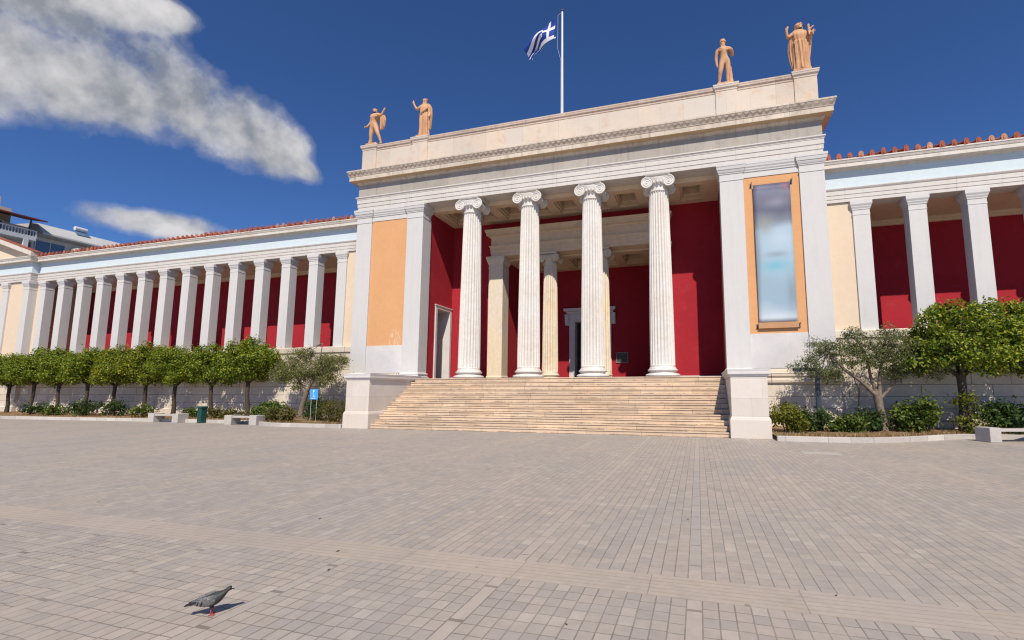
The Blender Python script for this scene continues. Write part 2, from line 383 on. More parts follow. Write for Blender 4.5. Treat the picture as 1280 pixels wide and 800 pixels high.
# --- pilasters, panels
capprof = [(0, 10.19), (.018, 10.195), (.018, 10.235), (.004, 10.24), (.004, 10.47), (.03, 10.49), (.03, 10.53), (.05, 10.545), (.075, 10.62), (.075, 10.645), (.10, 10.665), (.115, 10.78), (.13, 10.80), (.13, 10.898)]
baseprof = [(.10, H), (.10, H + .09), (.085, H + .115), (.05, H + .13), (.045, H + .19), (.07, H + .21), (.07, H + .26), (.03, H + .285), (.0, H + .32)]
for s in (-1, 1):
    for a, b, dp in ((7.06, 7.98, .754), (10.09, 11.0, .9)):
        x0, x1 = sorted((s * a, s * b))
        o = MB().box(x0, x1, 0, dp, H + .31, 10.19).build('pilaster', M['paint'], mus, bevel=.008)
        MB().loft(x0, x1, 0, dp - .05, capprof).build('capital', M['paint'], o)
        MB().loft(x0, x1, 0, dp - .05, baseprof).build('base', M['marble_plain'], o)
    x0, x1 = sorted((s * 7.98, s * 10.09))
    MB().box(x0 - .02, x1 + .02, .075, .7, 3.77, 10.26).build('orange_panel', M['orange'], mus)
    MB().box(x0 - .02, x1 + .02, .05, .7, H + .3, 3.768).build('marble_dado', M['marble_plain'], mus)
    MB().loft(x0 - .02, x1 + .02, .05, .68, [(0, 10.262), (0, 10.48), (.03, 10.50), (.03, 10.54), (.06, 10.60), (.06, 10.64), (.09, 10.70), (.10, 10.79), (.11, 10.80), (.11, 10.897)]).build('panel_moulding', M['paint'], mus)
    # pier core and outer flank
    a, b = sorted((s * 8.35, s * 10.95))
    MB().box(a, b, .70, 19.8, 0, 11.6).build('pavilion_wall', M['cream'], mus)
# --- Ionic columns
def ionic(cx, cy, zb, zt, rb, rt, mat, capw, parent, zcap, depth, flutes=24, shadow=0):
    hb = rb * .68
    prof = []
    zs0, zs1 = zb + hb, zt
    prof.append((rb * 1.08, zs0)); prof.append((rb * 1.0, zs0 + .07)); prof.append((rb * 1.0, zs0 + .12, 0))
    for i in range(9):
        f = i / 8; z = zs0 + .16 + (zs1 - .22 - zs0 - .16) * f
        r = rb + (rt - rb) * (f ** 1.35)
        prof.append((r, z, 1.))
    prof += [(rt, zs1 - .17, .0), (rt + .012, zs1 - .165), (rt + .012, zs1 - .14), (rt - .005, zs1 - .135), (rt - .005, zs1)]
    o = MB().lathe(cx, cy, prof, flutes * 8, flutes, .052 * rb / .52).build('column', mat, parent, smooth=28)
    b = []
    R1, R2 = rb * 1.38, rb * 1.2
    def torus(rm, z0, h, rr):
        return [(rm - rr * (1 - math.sin(PI * i / 8)), z0 + h * (1 - math.cos(PI * i / 8)) / 2) for i in range(9)]
    b += torus(R1, zb, hb * .36, .07) + [(R1 - .08, zb + hb * .38), (R2 - .06, zb + hb * .44), (R2 - .085, zb + hb * .54), (R2 - .05, zb + hb * .63), (R2 - .03, zb + hb * .64)]
    b += torus(R2, zb + hb * .65, hb * .26, .045) + [(rb * 1.10, zb + hb * .92), (rb * 1.08, zb + hb + .002)]
    MB().lathe(cx, cy, b, 56).build('base', mat, o, smooth=35)
    # capital
    c = MB(); hw = capw / 2; vr = capw * .172; zc = zcap - .11 * capw - vr
    c.lathe(cx, cy, [(rt - .004, zt - .002), (rt - .0, zt + .05), (rt + .03, zt + .08), (rt + .05, zt + .12), (rt + .10, zt + .2), (rt + .12, zcap - .2)], 48)
    c.loft(cx - hw * .72, cx + hw * .72, cy - depth, cy + depth, [(0, zcap - .075 * capw), (.02, zcap - .06 * capw), (.05, zcap - .03 * capw), (.055, zcap - .004)])
    for sx in (-1, 1):
        vx = cx + sx * (hw - vr)
        # bolster: waisted drum along Y
        ys = [(-1, 1.), (-.93, 1.), (-.9, .95), (-.45, .80), (-.08, .72), (-.06, .78), (.06, .78), (.08, .72), (.45, .80), (.9, .95), (.93, 1.), (1, 1.)]
        V = MB(); n = 28; vs = []; fs = []
        for yy, k in ys:
            for i in range(n):
                a = 2 * PI * i / n; vs.append((vx + vr * k * math.cos(a), cy + yy * depth, zc + vr * k * math.sin(a)))
        for k in range(len(ys) - 1):
            for i in range(n): j = (i + 1) % n; fs.append((k * n + i, k * n + j, k * n + n + j, k * n + n + i))
        fs.append(tuple(range(n))); fs.append(tuple((len(ys) - 1) * n + i for i in range(n - 1, -1, -1)))
        V.add(vs, fs)
        for sy in (-1, 1):
            pts = []; rad = []
            for i in range(60):
                f = i / 59; a = PI / 2 + sx * -1 * f * 5.2 * PI if sx > 0 else PI / 2 + f * 5.2 * PI
                rr = vr * (.93 * (1 - f) ** .9 + .12)
                pts.append((vx + rr * math.cos(a), cy + sy * depth, zc + rr * math.sin(a))); rad.append(.030 * capw / 1.4 * (1 - .6 * f) + .004)
            V.tube(pts, rad, 6)
            vs = [(vx + vr * .13 * math.cos(2 * PI * i / 12), cy + sy * (depth + .025), zc + vr * .13 * math.sin(2 * PI * i / 12)) for i in range(12)] + [(vx + vr * .15 * math.cos(2 * PI * i / 12), cy + sy * depth * .98, zc + vr * .15 * math.sin(2 * PI * i / 12)) for i in range(12)]
            V.add(vs, [tuple(range(12))] + [(i, (i + 1) % 12, 12 + (i + 1) % 12, 12 + i) for i in range(12)])
        V.build('volute', mat, o, smooth=40)
    # canalis: band joining the volutes, sagging a little
    top = zc + vr; n = 14
    for sy in (-1, 1):
        poly = [(cx - (hw - vr), top), (cx + (hw - vr), top)]
        low = [(cx + (hw - vr) * (1 - 2 * i / n), zc + vr * .18 + vr * .34 * (abs(1 - 2 * i / n) ** 2 * -1 + .6)) for i in range(n + 1)]
        c.prism(poly + low, cy + sy * depth * .55, cy + sy * depth * .985, 'Y')
        c.tube([(cx - (hw - vr), cy + sy * depth, top - .012), (cx, cy + sy * depth, top - .02), (cx + (hw - vr), cy + sy * depth, top - .012)], .022 * capw / 1.4, 6)
        # egg and dart: row of small eggs under the band
        for i in range(5):
            ex = cx + (i - 2) * rt * .36
            c.lathe(ex, cy + sy * (rt + .10) * (1 - .06 * (i - 2) ** 2), [(.01, zt + .10), (.05, zt + .14), (.058, zt + .19), (.04, zt + .24)], 8)
    c.build('capital', mat, o, smooth=40)
    return o
SP = 3.013
for k in (-1.5, -.5, .5, 1.5):
    ionic(SP * k, .383, H, 10.30, .52, .425, M['column'], 1.40, mus, 10.9, .46)
for k in (-1.38, 1.38):
    ionic(k, 3.2, H, 8.28, .41, .345, M['old'], 1.12, mus, 8.74, .37, 20)
# --- inner order
for s in (-1, 1):
    x0, x1 = sorted((s * 3.97, s * 4.8))
    o = MB().box(x0, x1, 2.9, 3.72, H + .22, 8.12).build('pilaster', M['old'], mus, bevel=.01)
    MB().loft(x0, x1, 2.9, 3.7, [(0, 8.11), (.015, 8.12), (.015, 8.16), (0, 8.17), (0, 8.34), (.03, 8.36), (.05, 8.45), (.08, 8.50), (.10, 8.60), (.12, 8.62), (.12, 8.748)]).build('capital', M['old'], o)
    MB().loft(x0, x1, 2.9, 3.7, [(.05, H), (.05, H + .07), (.02, H + .10), (.035, H + .15), (.0, H + .225)]).build('base', M['old'], o)
    a, b = sorted((s * 4.79, s * 7.14))
    MB().box(a, b, 3.15, 3.75, H, 11.2).build('porch_back_wall', M['red'], mus)
    MB().box(a, b, 3.12, 3.16, H, H + .14).build('skirting', M['marble_plain'], mus)
    a, b = sorted((s * 4.06, s * 7.1))
    MB().box(a, b, 3.73, 7.2, H, 11.2).build('vestibule_wall', M['red'], mus)
    if s > 0: MB().box(7.12, 8.36, .7, 3.75, H, 11.3).build('porch_side_wall', M['red'], mus)
MB().box(-4.9, 4.9, 3.16, 3.74, 9.3, 11.2).build('upper_back_wall', M['red'], mus)
ie = MB().loft(-4.66, 4.66, 2.87, 3.6, [(0, 8.75), (0, 8.92), (.025, 8.925), (.025, 9.10), (.05, 9.105), (.05, 9.25), (.09, 9.28), (.10, 9.33)]).build('inner_architrave', M['ceil'], mus)
MB().loft(-4.66, 4.66, 2.87, 3.6, [(0.01, 9.332), (0.01, 9.78), (.05, 9.80), (.07, 9.85), (.09, 9.87), (.22, 9.885), (.22, 10.02), (.25, 10.04), (.28, 10.13), (.30, 10.16), (.30, 10.19)]).build('inner_cornice', M['ceil'], mus)
# left side wall with the marble framed doorway
sw = MB()
sw.box(-8.36, -7.12, .7, 1.62, H, 11.3); sw.box(-8.36, -7.12, 2.92, 3.75, H, 11.3); sw.box(-8.36, -7.12, 1.62, 2.92, 5.82, 11.3)
sw.build('porch_side_wall', M['red'], mus)
d = MB().box(-8.42, -8.36, 1.5, 3.05, H, 6.0).build('side_door', M['shade'], mus)
f = MB()
f.box(-8.34, -7.06, 1.45, 1.63, H, 5.80); f.box(-8.34, -7.06, 2.90, 3.08, H, 5.80); f.loft(-8.3, -7.1, 1.47, 3.06, [(.03, 5.80), (.03, 5.95), (.06, 5.96), (.06, 6.02)])
f.build('door_frame', M['marble_plain'], d, bevel=.012)
# vestibule back wall and doorway
bw = MB(); bw.box(-4.06, -.92, 6.5, 7.1, H, 9.6); bw.box(.92, 4.06, 6.5, 7.1, H, 9.6); bw.box(-.92, .92, 6.5, 7.1, 5.55, 9.6)
bw.build('vestibule_back_wall', M['red'], mus)
dd = MB(); dd.box(-.9, -.01, 6.95, 7.02, H, 5.5); dd.box(.01, .9, 6.95, 7.02, H, 5.5)
for s in (-1, 1):
    for z0, z1 in ((2.4, 3.3), (3.5, 5.2)): dd.box(s * .2, s * .72, 6.925, 6.96, z0, z1)
dd = dd.build('main_door', M['dark'], mus, bevel=.01)
f = MB()
for s in (-1, 1):
    a, b = sorted((s * .90, s * 1.25)); f.loft(a, b, 6.42, 7.0, [(0, H), (0, 5.54)])
    a, b = sorted((s * 1.26, s * 1.5)); f.prism([(6.30, 6.0), (6.5, 6.0), (6.5, 5.35), (6.42, 5.35), (6.36, 5.5)], a, b, 'X')
f.loft(-1.25, 1.25, 6.42, 7.0, [(0, 5.545), (0, 5.75), (.02, 5.76), (.02, 6.0), (.12, 6.02), (.14, 6.12), (.26, 6.16), (.28, 6.30), (.29, 6.32)])
f.build('door_frame', M['marble_plain'], dd, bevel=.008)
MB().box(-4.2, 4.2, 7.11, 7.4, H, 9.6).build('hall_shade_slab', M['dark'], mus)  # near-black slab added to stand for the unlit interior, closes the view
MB().box(-.93, .93, 7.03, 7.09, H, 5.54).build('hall_shade_slab', M['dark'], mus)  # thin dark slab behind the leaves, interior shade put in as colour
# coffered ceilings
def coffers(name, x0, x1, y0, y1, z0, z1, holes, mat, step=.09):
    b = MB()
    xs = sorted({x0, x1, *[h[0] for h in holes], *[h[1] for h in holes]}); ys = sorted({y0, y1, *[h[2] for h in holes], *[h[3] for h in holes]})
    def inh(x, y): return any(h[0] < x < h[1] and h[2] < y < h[3] for h in holes)
    for i in range(len(xs) - 1):
        for j in range(len(ys) - 1):
            if not inh((xs[i] + xs[i + 1]) / 2, (ys[j] + ys[j + 1]) / 2):
                b.add([(xs[i], ys[j], z0), (xs[i + 1], ys[j], z0), (xs[i + 1], ys[j + 1], z0), (xs[i], ys[j + 1], z0)], [(0, 1, 2, 3)])
    for a, c, e, g in holes:
        lv = [(0, z0), (0, z0 + .08), (step, z0 + .085), (step, z0 + .20), (step + .05, z0 + .24), (step + .05, z1)]
        vs = []; fs = []
        for o, z in lv: vs += [(a + o, e + o, z), (c - o, e + o, z), (c - o, g - o, z), (a + o, g - o, z)]
        for k in range(len(lv) - 1):
            for i in range(4): j = (i + 1) % 4; fs.append((4 * k + i, 4 * k + j, 4 * k + 4 + j, 4 * k + 4 + i))
        k = 4 * (len(lv) - 1); fs.append((k, k + 1, k + 2, k + 3))
        b.add(vs, fs)
    b.add([(x0, y0, z0), (x1, y0, z0), (x1, y0, z1), (x0, y0, z1)], [(0, 1, 2, 3)]); b.add([(x0, y1, z0), (x1, y1, z0), (x1, y1, z1), (x0, y1, z1)], [(0, 1, 2, 3)])
    return b.build(name, mat, mus, fix=False)
coffers('porch_ceiling', -7.12, 7.12, .758, 3.15, 10.69, 11.25, [(-6.6 + 1.5 * i, -6.6 + 1.5 * i + 1.02, 1.15, 2.72) for i in range(9)], M['ceil'])
MB().box(-7.5, 7.5, .76, 3.8, 11.3, 11.6).build('ceiling_slab', M['ceil'], mus)
coffers('vestibule_ceiling', -4.06, 4.06, 3.603, 6.5, 8.66, 9.1, [(-3.55 + 1.45 * i, -3.55 + 1.45 * i + 1.0, 4.1, 5.95) for i in range(5)], M['ceil'])
# --- main entablature
MB().loft(-11.0, 11.0, 0.0, .756, [(0, 10.90), (0, 11.075), (.022, 11.08), (.022, 11.275), (.045, 11.28), (.045, 11.475), (.06, 11.49), (.06, 11.515), (.095, 11.57), (.105, 11.575), (.105, 11.628)]).build('architrave', M['fascia'], mus, bevel=.004)
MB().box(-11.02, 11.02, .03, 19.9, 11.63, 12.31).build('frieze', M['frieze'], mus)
MB().loft(-11.06, 11.06, .04, 19.9, [(0, 12.31), (.03, 12.325), (.03, 12.36), (.07, 12.41), (.09, 12.42), (.09, 12.46), (.31, 12.47), (.31, 12.455), (.335, 12.455), (.335, 12.66), (.355, 12.675), (.365, 12.71), (.40, 12.80), (.425, 12.90), (.44, 12.915), (.44, 12.985), (.40, 13.0)]).build('cornice', M['cornice'], mus, bevel=.006)
at = MB().box(-10.93, 10.93, .14, 1.1, 13.0, 14.22).build('attic', M['attic'], mus)
M['coping'] = stone('stained_coping', (.66, .53, .42), (.55, .42, .34), (.30, .20, .15), .5, blk=1.25, blkvar=.14, joint=.4, streak=.4, bump=.15)
MB().loft(-10.93, 10.93, .14, 1.1, [(.0, 14.222), (.02, 14.24), (.02, 14.30), (.07, 14.36), (.08, 14.44), (.09, 14.445), (.09, 14.51)]).build('coping', M['coping'], at, bevel=.006)
for s in (-1, 1):
    for a, b in ((10.125, 10.98), (7.04, 7.908)):
        x0, x1 = sorted((s * a, s * b))
        p = MB().loft(x0, x1, .085, 1.15, [(0, 13.002), (0, 14.28), (.02, 14.30), (.02, 14.35), (.075, 14.42), (.085, 14.50), (.095, 14.505), (.095, 14.565), (.0, 14.575)]).build('pedestal', M['attic'], at, bevel=.006)
MB().box(-10.8, 10.8, 1.0, 19.5, 12.9, 13.05).build('flat_roof', M['con_grey'], mus)

# --- wings
PW, PD, YF = .60, .48, .55
def wing(s, n, xend):
    def X(a): return s * a
    def bx(mb, a, b, *r): mb.box(*sorted((X(a), X(b))), *r); return mb
    def lf(mb, a, b, y0, y1, prof): mb.loft(*sorted((X(a), X(b))), y0, y1, prof); return mb
    bx(MB(), 10.95, xend, 1.2, 3.95, 1.9, 2.1).build('wing_floor', M['floor'], mus)
    lf(MB(), 10.9, xend, .42, 1.12, [(.10, 0), (.10, .42), (.04, .50), (0., .52), (0, 3.46), (.02, 3.47), (.02, 3.50), (.07, 3.54), (.07, 3.80), (.04, 3.84)]).build('wing_podium', M['ashlar'], mus, bevel=.008)
    for k in range(n):
        a = 12.03 + 1.90 * k
        z0 = 3.842
        o = bx(MB(), a, a + PW, YF, YF + PD, z0, 8.42).build('wing_pillar', M['paint'], mus, bevel=.008)
        lf(MB(), a, a + PW, YF, YF + PD, [(0, 8.415), (.012, 8.42), (.012, 8.455), (0, 8.46), (0, 8.62), (.02, 8.635), (.02, 8.67), (.05, 8.74), (.05, 8.765), (.08, 8.83), (.085, 8.85), (.085, 8.998)]).build('capital', M['paint'], o)
    xe = 12.03 + 1.90 * (n - 1) + PW
    bx(MB(), 10.95, 12.03, YF + .07, YF + .5, 3.84, 8.995).build('cream_wall', M['cream'], mus)
    bx(MB(), xe - .01, xend + .3, YF + .07, YF + .5, 3.84, 8.995).build('cream_wall', M['cream'], mus)
    bx(MB(), 10.9, xend + .3, 3.4, 3.9, 2.0, 9.2).build('wing_back_wall', M['red'], mus)
    lf(MB(), 10.9, xend, 3.3, 3.5, [(0, 8.79), (0, 8.9), (.05, 8.92), (.08, 9.02)]).build('ceiling_beam', M['ceil'], mus)
    bx(MB(), 10.9, xend, YF + .59, 3.6, 9.03, 9.3).build('wing_ceiling', M['ceil'], mus)
    lf(MB(), 10.95, xend, YF, YF + .6, [(0, 9.0), (0, 9.135), (.018, 9.14), (.018, 9.29), (.036, 9.295), (.036, 9.46), (.06, 9.49), (.085, 9.54), (.085, 9.572)]).build('wing_architrave', M['fascia'], mus, bevel=.004)
    bx(MB(), 10.95, xend, YF + .03, 3.8, 9.574, 10.30).build('blue_frieze', M['blue'], mus)
    lf(MB(), 10.96, xend, YF + .03, 3.8, [(0.0, 10.30), (.03, 10.31), (.05, 10.345), (.27, 10.35), (.29, 10.34), (.29, 10.49), (.31, 10.50), (.34, 10.58), (.36, 10.60), (.36, 10.655)]).build('wing_cornice', M['wing_cornice'], mus, bevel=.006)
    rf = MB().prism([(.22, 10.657), (3.8, 11.75), (8., 10.6), (8., 10.4), (.6, 10.4)], *sorted((X(10.95), X(xend))), 'X').build('tiled_roof', M['terra'], mus)
    return rf
roofs = [(-1, wing(-1, 14, 37.75), 37.6), (1, wing(1, 8, 30.), 28.)]
# antefixes along the eaves
def antefix_mesh(mat):
    b = MB(); pts = [(-.085, 0), (-.10, .05), (-.105, .11), (-.085, .17), (-.05, .215), (0, .235), (.05, .215), (.085, .17), (.105, .11), (.10, .05), (.085, 0)]
    b.prism(pts, 0., .045, 'Y')
    b.prism([(-.03, .03), (-.045, .1), (0, .19), (.045, .1), (.03, .03)], -.018, .001, 'Y')
    vs = []; fs = []; n = 8
    for y in (.04, .8):
        for i in range(n + 1):
            a = PI * i / n; vs.append((.088 * math.cos(a), y, .20 * (y - .04) / .76 + .07 + .085 * math.sin(a)))
    for i in range(n): fs.append((i, i + 1, n + 2 + i, n + 1 + i))
    b.add(vs, fs)
    return b.build('antefix', mat, smooth=40)
protoA, protoB = antefix_mesh(M['terra']), antefix_mesh(M['terra2'])
first = {protoA: True, protoB: True}
for s, rf, xe in roofs:
    x = 11.22; 
    while x < (20.5 if s > 0 else xe):
        src = protoB if R.random() < .16 else protoA
        if first[src]: o = src; first[src] = False
        else: o = src.copy(); COL.objects.link(o)
        o.parent = rf; o.location = (s * x, .225 + R.uniform(-.015, .015), 10.64)
        o.rotation_euler = (R.uniform(-.06, .06), 0, R.uniform(-.12, .12)); o.scale = (R.uniform(.82, .98), 1, R.uniform(1.0, 1.25))
        x += .3844
# --- end block of the left wing with its gable
xa, xb = -37.72, -51.0
MB().loft(xb, xa, .2, 9, [(.10, 0), (.10, .42), (.0, .52), (0, 3.46), (.07, 3.54), (.07, 3.80), (.0, 3.84)]).build('wing_podium', M['ashlar'], mus)
MB().box(xb, xa - .03, .3, 9, 3.84, 8.995).build('cream_wall', M['cream'], mus)
for a in (-38.34, -40.6, -43.0, -45.4):
    o = MB().box(a, a + .62, .2, .8, 3.84, 8.42).build('wing_pillar', M['paint'], mus, bevel=.008)
    MB().loft(a, a + .62, .2, .8, [(0, 8.415), (.012, 8.42), (.012, 8.455), (0, 8.46), (0, 8.62), (.02, 8.635), (.05, 8.74), (.08, 8.83), (.085, 8.998)]).build('capital', M['paint'], o)
MB().loft(xb, xa, .2, 9, [(0, 9.0), (0, 9.135), (.018, 9.14), (.018, 9.29), (.036, 9.295), (.036, 9.46), (.06, 9.49), (.085, 9.54), (.085, 9.572)]).build('wing_architrave', M['fascia'], mus)
MB().box(xb, xa, .22, 9, 9.574, 10.30).build('blue_frieze', M['blue'], mus)
MB().loft(xb, xa, .23, 9, [(0.0, 10.30), (.05, 10.345), (.27, 10.35), (.29, 10.34), (.29, 10.49), (.31, 10.50), (.34, 10.58), (.36, 10.60), (.36, 10.655)]).build('wing_cornice', M['wing_cornice'], mus)
xc = (xa + xb) / 2; ap = 10.66 + .336 * (xa + .36 - xc)
MB().prism([(xb - .3, 10.657), (xa + .3, 10.657), (xc, ap - .25)], .35, .8, 'Y').build('gable', M['cream'], mus)
for q, e in ((xa + .38, -1), (xb - .38, 1)):
    MB().prism([(q, 10.66), (q, 10.95), (xc, ap + .18), (xc, ap - .12)], -.12, .75, 'Y').build('raking_cornice', M['wing_cornice'], mus)
    MB().prism([(q + .05 * -e, 10.955), (q + .05 * -e, 10.985), (xc, ap + .215), (xc, ap + .185)], -.05, .55, 'Y').build('raking_tiles', M['terra'], mus)

# ------------------------------------------------------------------ planting beds and kerbs
def ribbon(name, pts, w, z0, z1, mat):
    b = MB(); n = len(pts); L = []; Rr = []
    for i, p in enumerate(pts):
        a = Vector(pts[max(i - 1, 0)]); c = Vector(pts[min(i + 1, n - 1)]); d = (c - a).normalized(); nn = Vector((-d.y, d.x)) * w / 2
        L.append(Vector(p) + nn); Rr.append(Vector(p) - nn)
    vs = []
    for i in range(n): vs += [(Rr[i].x, Rr[i].y, z0), (L[i].x, L[i].y, z0), (L[i].x, L[i].y, z1), (Rr[i].x, Rr[i].y, z1)]
    fs = [(0, 1, 2, 3), tuple(4 * n - 4 + i for i in (3, 2, 1, 0))]
    for i in range(n - 1):
        for j in range(4): k = (j + 1) % 4; fs.append((4 * i + j, 4 * i + k, 4 * i + 4 + k, 4 * i + 4 + j))
    return b.add(vs, fs).build(name, mat, bevel=.012)
def smooth_pts(pts, n=6):
    out = []
    for i in range(len(pts) - 1):
        p0 = Vector(pts[max(i - 1, 0)]); p1 = Vector(pts[i]); p2 = Vector(pts[i + 1]); p3 = Vector(pts[min(i + 2, len(pts) - 1)])
        for k in range(n):
            t_ = k / n
            out.append(tuple(.5 * ((2 * p1) + (p2 - p0) * t_ + (2 * p0 - 5 * p1 + 4 * p2 - p3) * t_ ** 2 + (3 * p1 - p0 - 3 * p2 + p3) * t_ ** 3)))
    out.append(tuple(pts[-1])); return out
kr = smooth_pts([(8.2, -3.86), (9.68, -3.86), (11.0, -3.58), (12.6, -2.6), (13.6, -1.85), (14.6, -1.5), (17., -1.45), (30., -1.45)])
kl = smooth_pts([(-8.25, -3.40), (-10.2, -3.42), (-12., -3.38), (-13.6, -2.75), (-15.5, -2.5), (-22., -2.66), (-30., -3.05), (-50., -3.3)])
structure(ribbon('kerb', kr, .16, -.05, .15, M['kerb'])); structure(ribbon('kerb', kl, .16, -.05, .15, M['kerb']))
for pts, wall in ((kr, .3), (kl, .3)):
    n = len(pts); b = MB(); vs = []; fs = []; m = 8
    for i in range(n):
        for j in range(m + 1):
            f = j / m; y = pts[i][1] + (wall + .15 - pts[i][1]) * f
            vs.append((pts[i][0], y, .12 + .05 * noise.noise(Vector((pts[i][0] * 1.3, y * 1.7, 0))) * (1 if 0 < j else 0) + .06 * f))
    for i in range(n - 1):
        for j in range(m): fs.append((i * (m + 1) + j, i * (m + 1) + j + 1, (i + 1) * (m + 1) + j + 1, (i + 1) * (m + 1) + j))
    structure(b.add(vs, fs).build('planting_soil', M['soil'], smooth=60))

# ------------------------------------------------------------------ foliage
def leaf_cloud(b, blobs, count, size, rnd, asp=.55, hang=.0, shell=.75):
    """leaves in clumps: blobs = [(x,y,z,rx,ry,rz)] """
    vol = [q[3] * q[4] + q[3] * q[5] + q[4] * q[5] for q in blobs]; tot = sum(vol)
    for q, v in zip(blobs, vol):
        n = int(count * v / tot)
        ncl = max(3, n // 26)
        for c in range(ncl):
            while True:
                d = Vector((rnd.gauss(0, 1), rnd.gauss(0, 1), rnd.gauss(0, 1)))
                if d.length > .1: break
            d.normalize(); rr = shell + (1.05 - shell) * rnd.random() if rnd.random() < .75 else rnd.random() ** .5
            c0 = Vector((q[0] + d.x * q[3] * rr, q[1] + d.y * q[4] * rr, q[2] + d.z * q[5] * rr))
            cs = size * rnd.uniform(1.2, 2.4)
            for k in range(26):
                p = c0 + Vector((rnd.gauss(0, cs), rnd.gauss(0, cs), rnd.gauss(0, cs * .8)))
                nn = (d * .7 + Vector((rnd.gauss(0, .55), rnd.gauss(0, .55), rnd.gauss(0.35, .55)))).normalized()
                tx = nn.orthogonal().normalized(); tx = Matrix.Rotation(rnd.uniform(0, 2 * PI), 3, nn) @ tx
                ty = nn.cross(tx); s_ = size * rnd.uniform(.65, 1.25)
                b.add([p - tx * s_, p - ty * s_ * asp + nn * s_ * .12, p + tx * s_ - nn * s_ * .1, p + ty * s_ * asp + nn * s_ * .12], [(0, 1, 2, 3)])
    return b

def tree(name, label, cat, loc, rz, trunk, blobs, count, leaf, size, bark, seed, asp=.55, group=None, shell=.75):
    r = thing(name, label, cat, loc, rz, group); rnd = random.Random(seed)
    b = MB()
    for pts, rad in trunk: b.tube(pts, rad, 9)
    # twigs from the ends of the limbs out into the crown
    ends = [Vector(p[0][-1]) for p in trunk if len(trunk) > 1 or True]
    for q in blobs:
        c = Vector(q[:3]); e = min(ends, key=lambda a: (a - c).length)
        for k in range(2):
            g = c + Vector((rnd.uniform(-.5, .5) * q[3], rnd.uniform(-.5, .5) * q[4], rnd.uniform(-.2, .6) * q[5]))
            mid = (e + g) / 2 + Vector((rnd.uniform(-.1, .1), rnd.uniform(-.1, .1), .05))
            b.tube([e, mid, g], [.028, .02, .008], 5)
    b.build('trunk', bark, r, smooth=50)
    leaf_cloud(MB(), blobs, count, size, rnd, asp, shell=shell).build('crown', leaf, r, fix=False)
    return r

def orange_blobs(rnd, rx=1.5, rz=1.02, zc=2.82):
    out = [(0, 0, zc, rx * .78, rx * .5, rz * .85)]
    for i in range(11):
        a = 2 * PI * i / 11 + rnd.uniform(-.3, .3); k = rnd.uniform(.62, .92); zz = rnd.uniform(-.55, .65)
        q = math.sqrt(max(.15, 1 - zz * zz)); s_ = rnd.uniform(.34, .52)
        out.append((math.cos(a) * rx * k * q, math.sin(a) * rx * .62 * k * q, zc + zz * rz, s_ * rx * .9, s_ * rx * .62, s_ * rx * .75))
    out.append((rnd.uniform(-.3, .3), rnd.uniform(-.3, .3), zc + rz * .8, .5, .5, .35))
    return out
def orange_trunk(rnd):
    lean = rnd.uniform(-.12, .12)
    t0 = [(0, 0, -.1), (lean * .3, .02, .5), (lean * .8, -.02, 1.1), (lean, 0, 1.65)]
    tr = [(t0, [.13, .095, .085, .09])]
    for k in range(4):
        a = k * PI / 2 + rnd.uniform(-.4, .4)
        tr.append(([t0[-1], (lean + .3 * math.cos(a), .3 * math.sin(a), 1.95), (lean + .6 * math.cos(a), .6 * math.sin(a), 2.45)], [.075, .05, .03]))
    return tr
OL = ['bushy orange tree whose trunk rises behind the bench nearest the stairs',
      'round orange tree just behind the green bin, its trunk between the two left benches',
      'orange tree with its trunk behind the right end of the bench farther from the stairs',
      'orange tree whose trunk stands just left of the bench farther from the stairs',
      'yellowish orange tree, fifth of the row counted from the left edge',
      'orange tree above two low shrubs, fourth of the row from the left edge',
      'orange tree third of the row from the left edge of the photo',
      'orange tree before the cream corner of the wing, second from the left edge',
      'orange tree cut by the left edge of the photo, first of the row']
protos = []
GO = 'orange trees in a row along the museum wing'
treeX = [-15.95, -18.6, -21.1, -23.5, -25.8, -28.1, -30.6, -32.9, -35.2]
M['orange_leaf_yellow'] = leafmat('yellowish_orange_tree_leaf', (.07, .115, .006), (.19, .225, .011), (.32, .32, .024))
spots_ = {i: (5.915 + (x - 5.915) * 1.043, -.38 + R.uniform(-.1, .1), .14) for i, x in enumerate(treeX)}
pr_ = {}
for i in (0, 1, 2, 4):
    rnd = random.Random(40 + i); bl = orange_blobs(rnd, rnd.uniform(1.4, 1.6), rnd.uniform(1.02, 1.16), rnd.uniform(2.66, 2.82))
    pr_[i] = tree('orange_tree', OL[i], 'tree', spots_[i], 0, orange_trunk(rnd), bl, 14500, M['orange_leaf_yellow' if i == 4 else 'orange_leaf'], .056, M['bark'], 60 + i, group=GO)
protos = [pr_[0]]
for i, src in ((3, 4), (5, 2), (6, 0), (7, 1), (8, 2)):
    dup(pr_[src], spots_[i], PI * (i % 2) + R.uniform(-.25, .25), OL[i], GO, (R.uniform(.94, 1.06), R.uniform(.94, 1.06), R.uniform(.95, 1.06)))
protos[0].scale = (1.1, 1.05, 1.08)
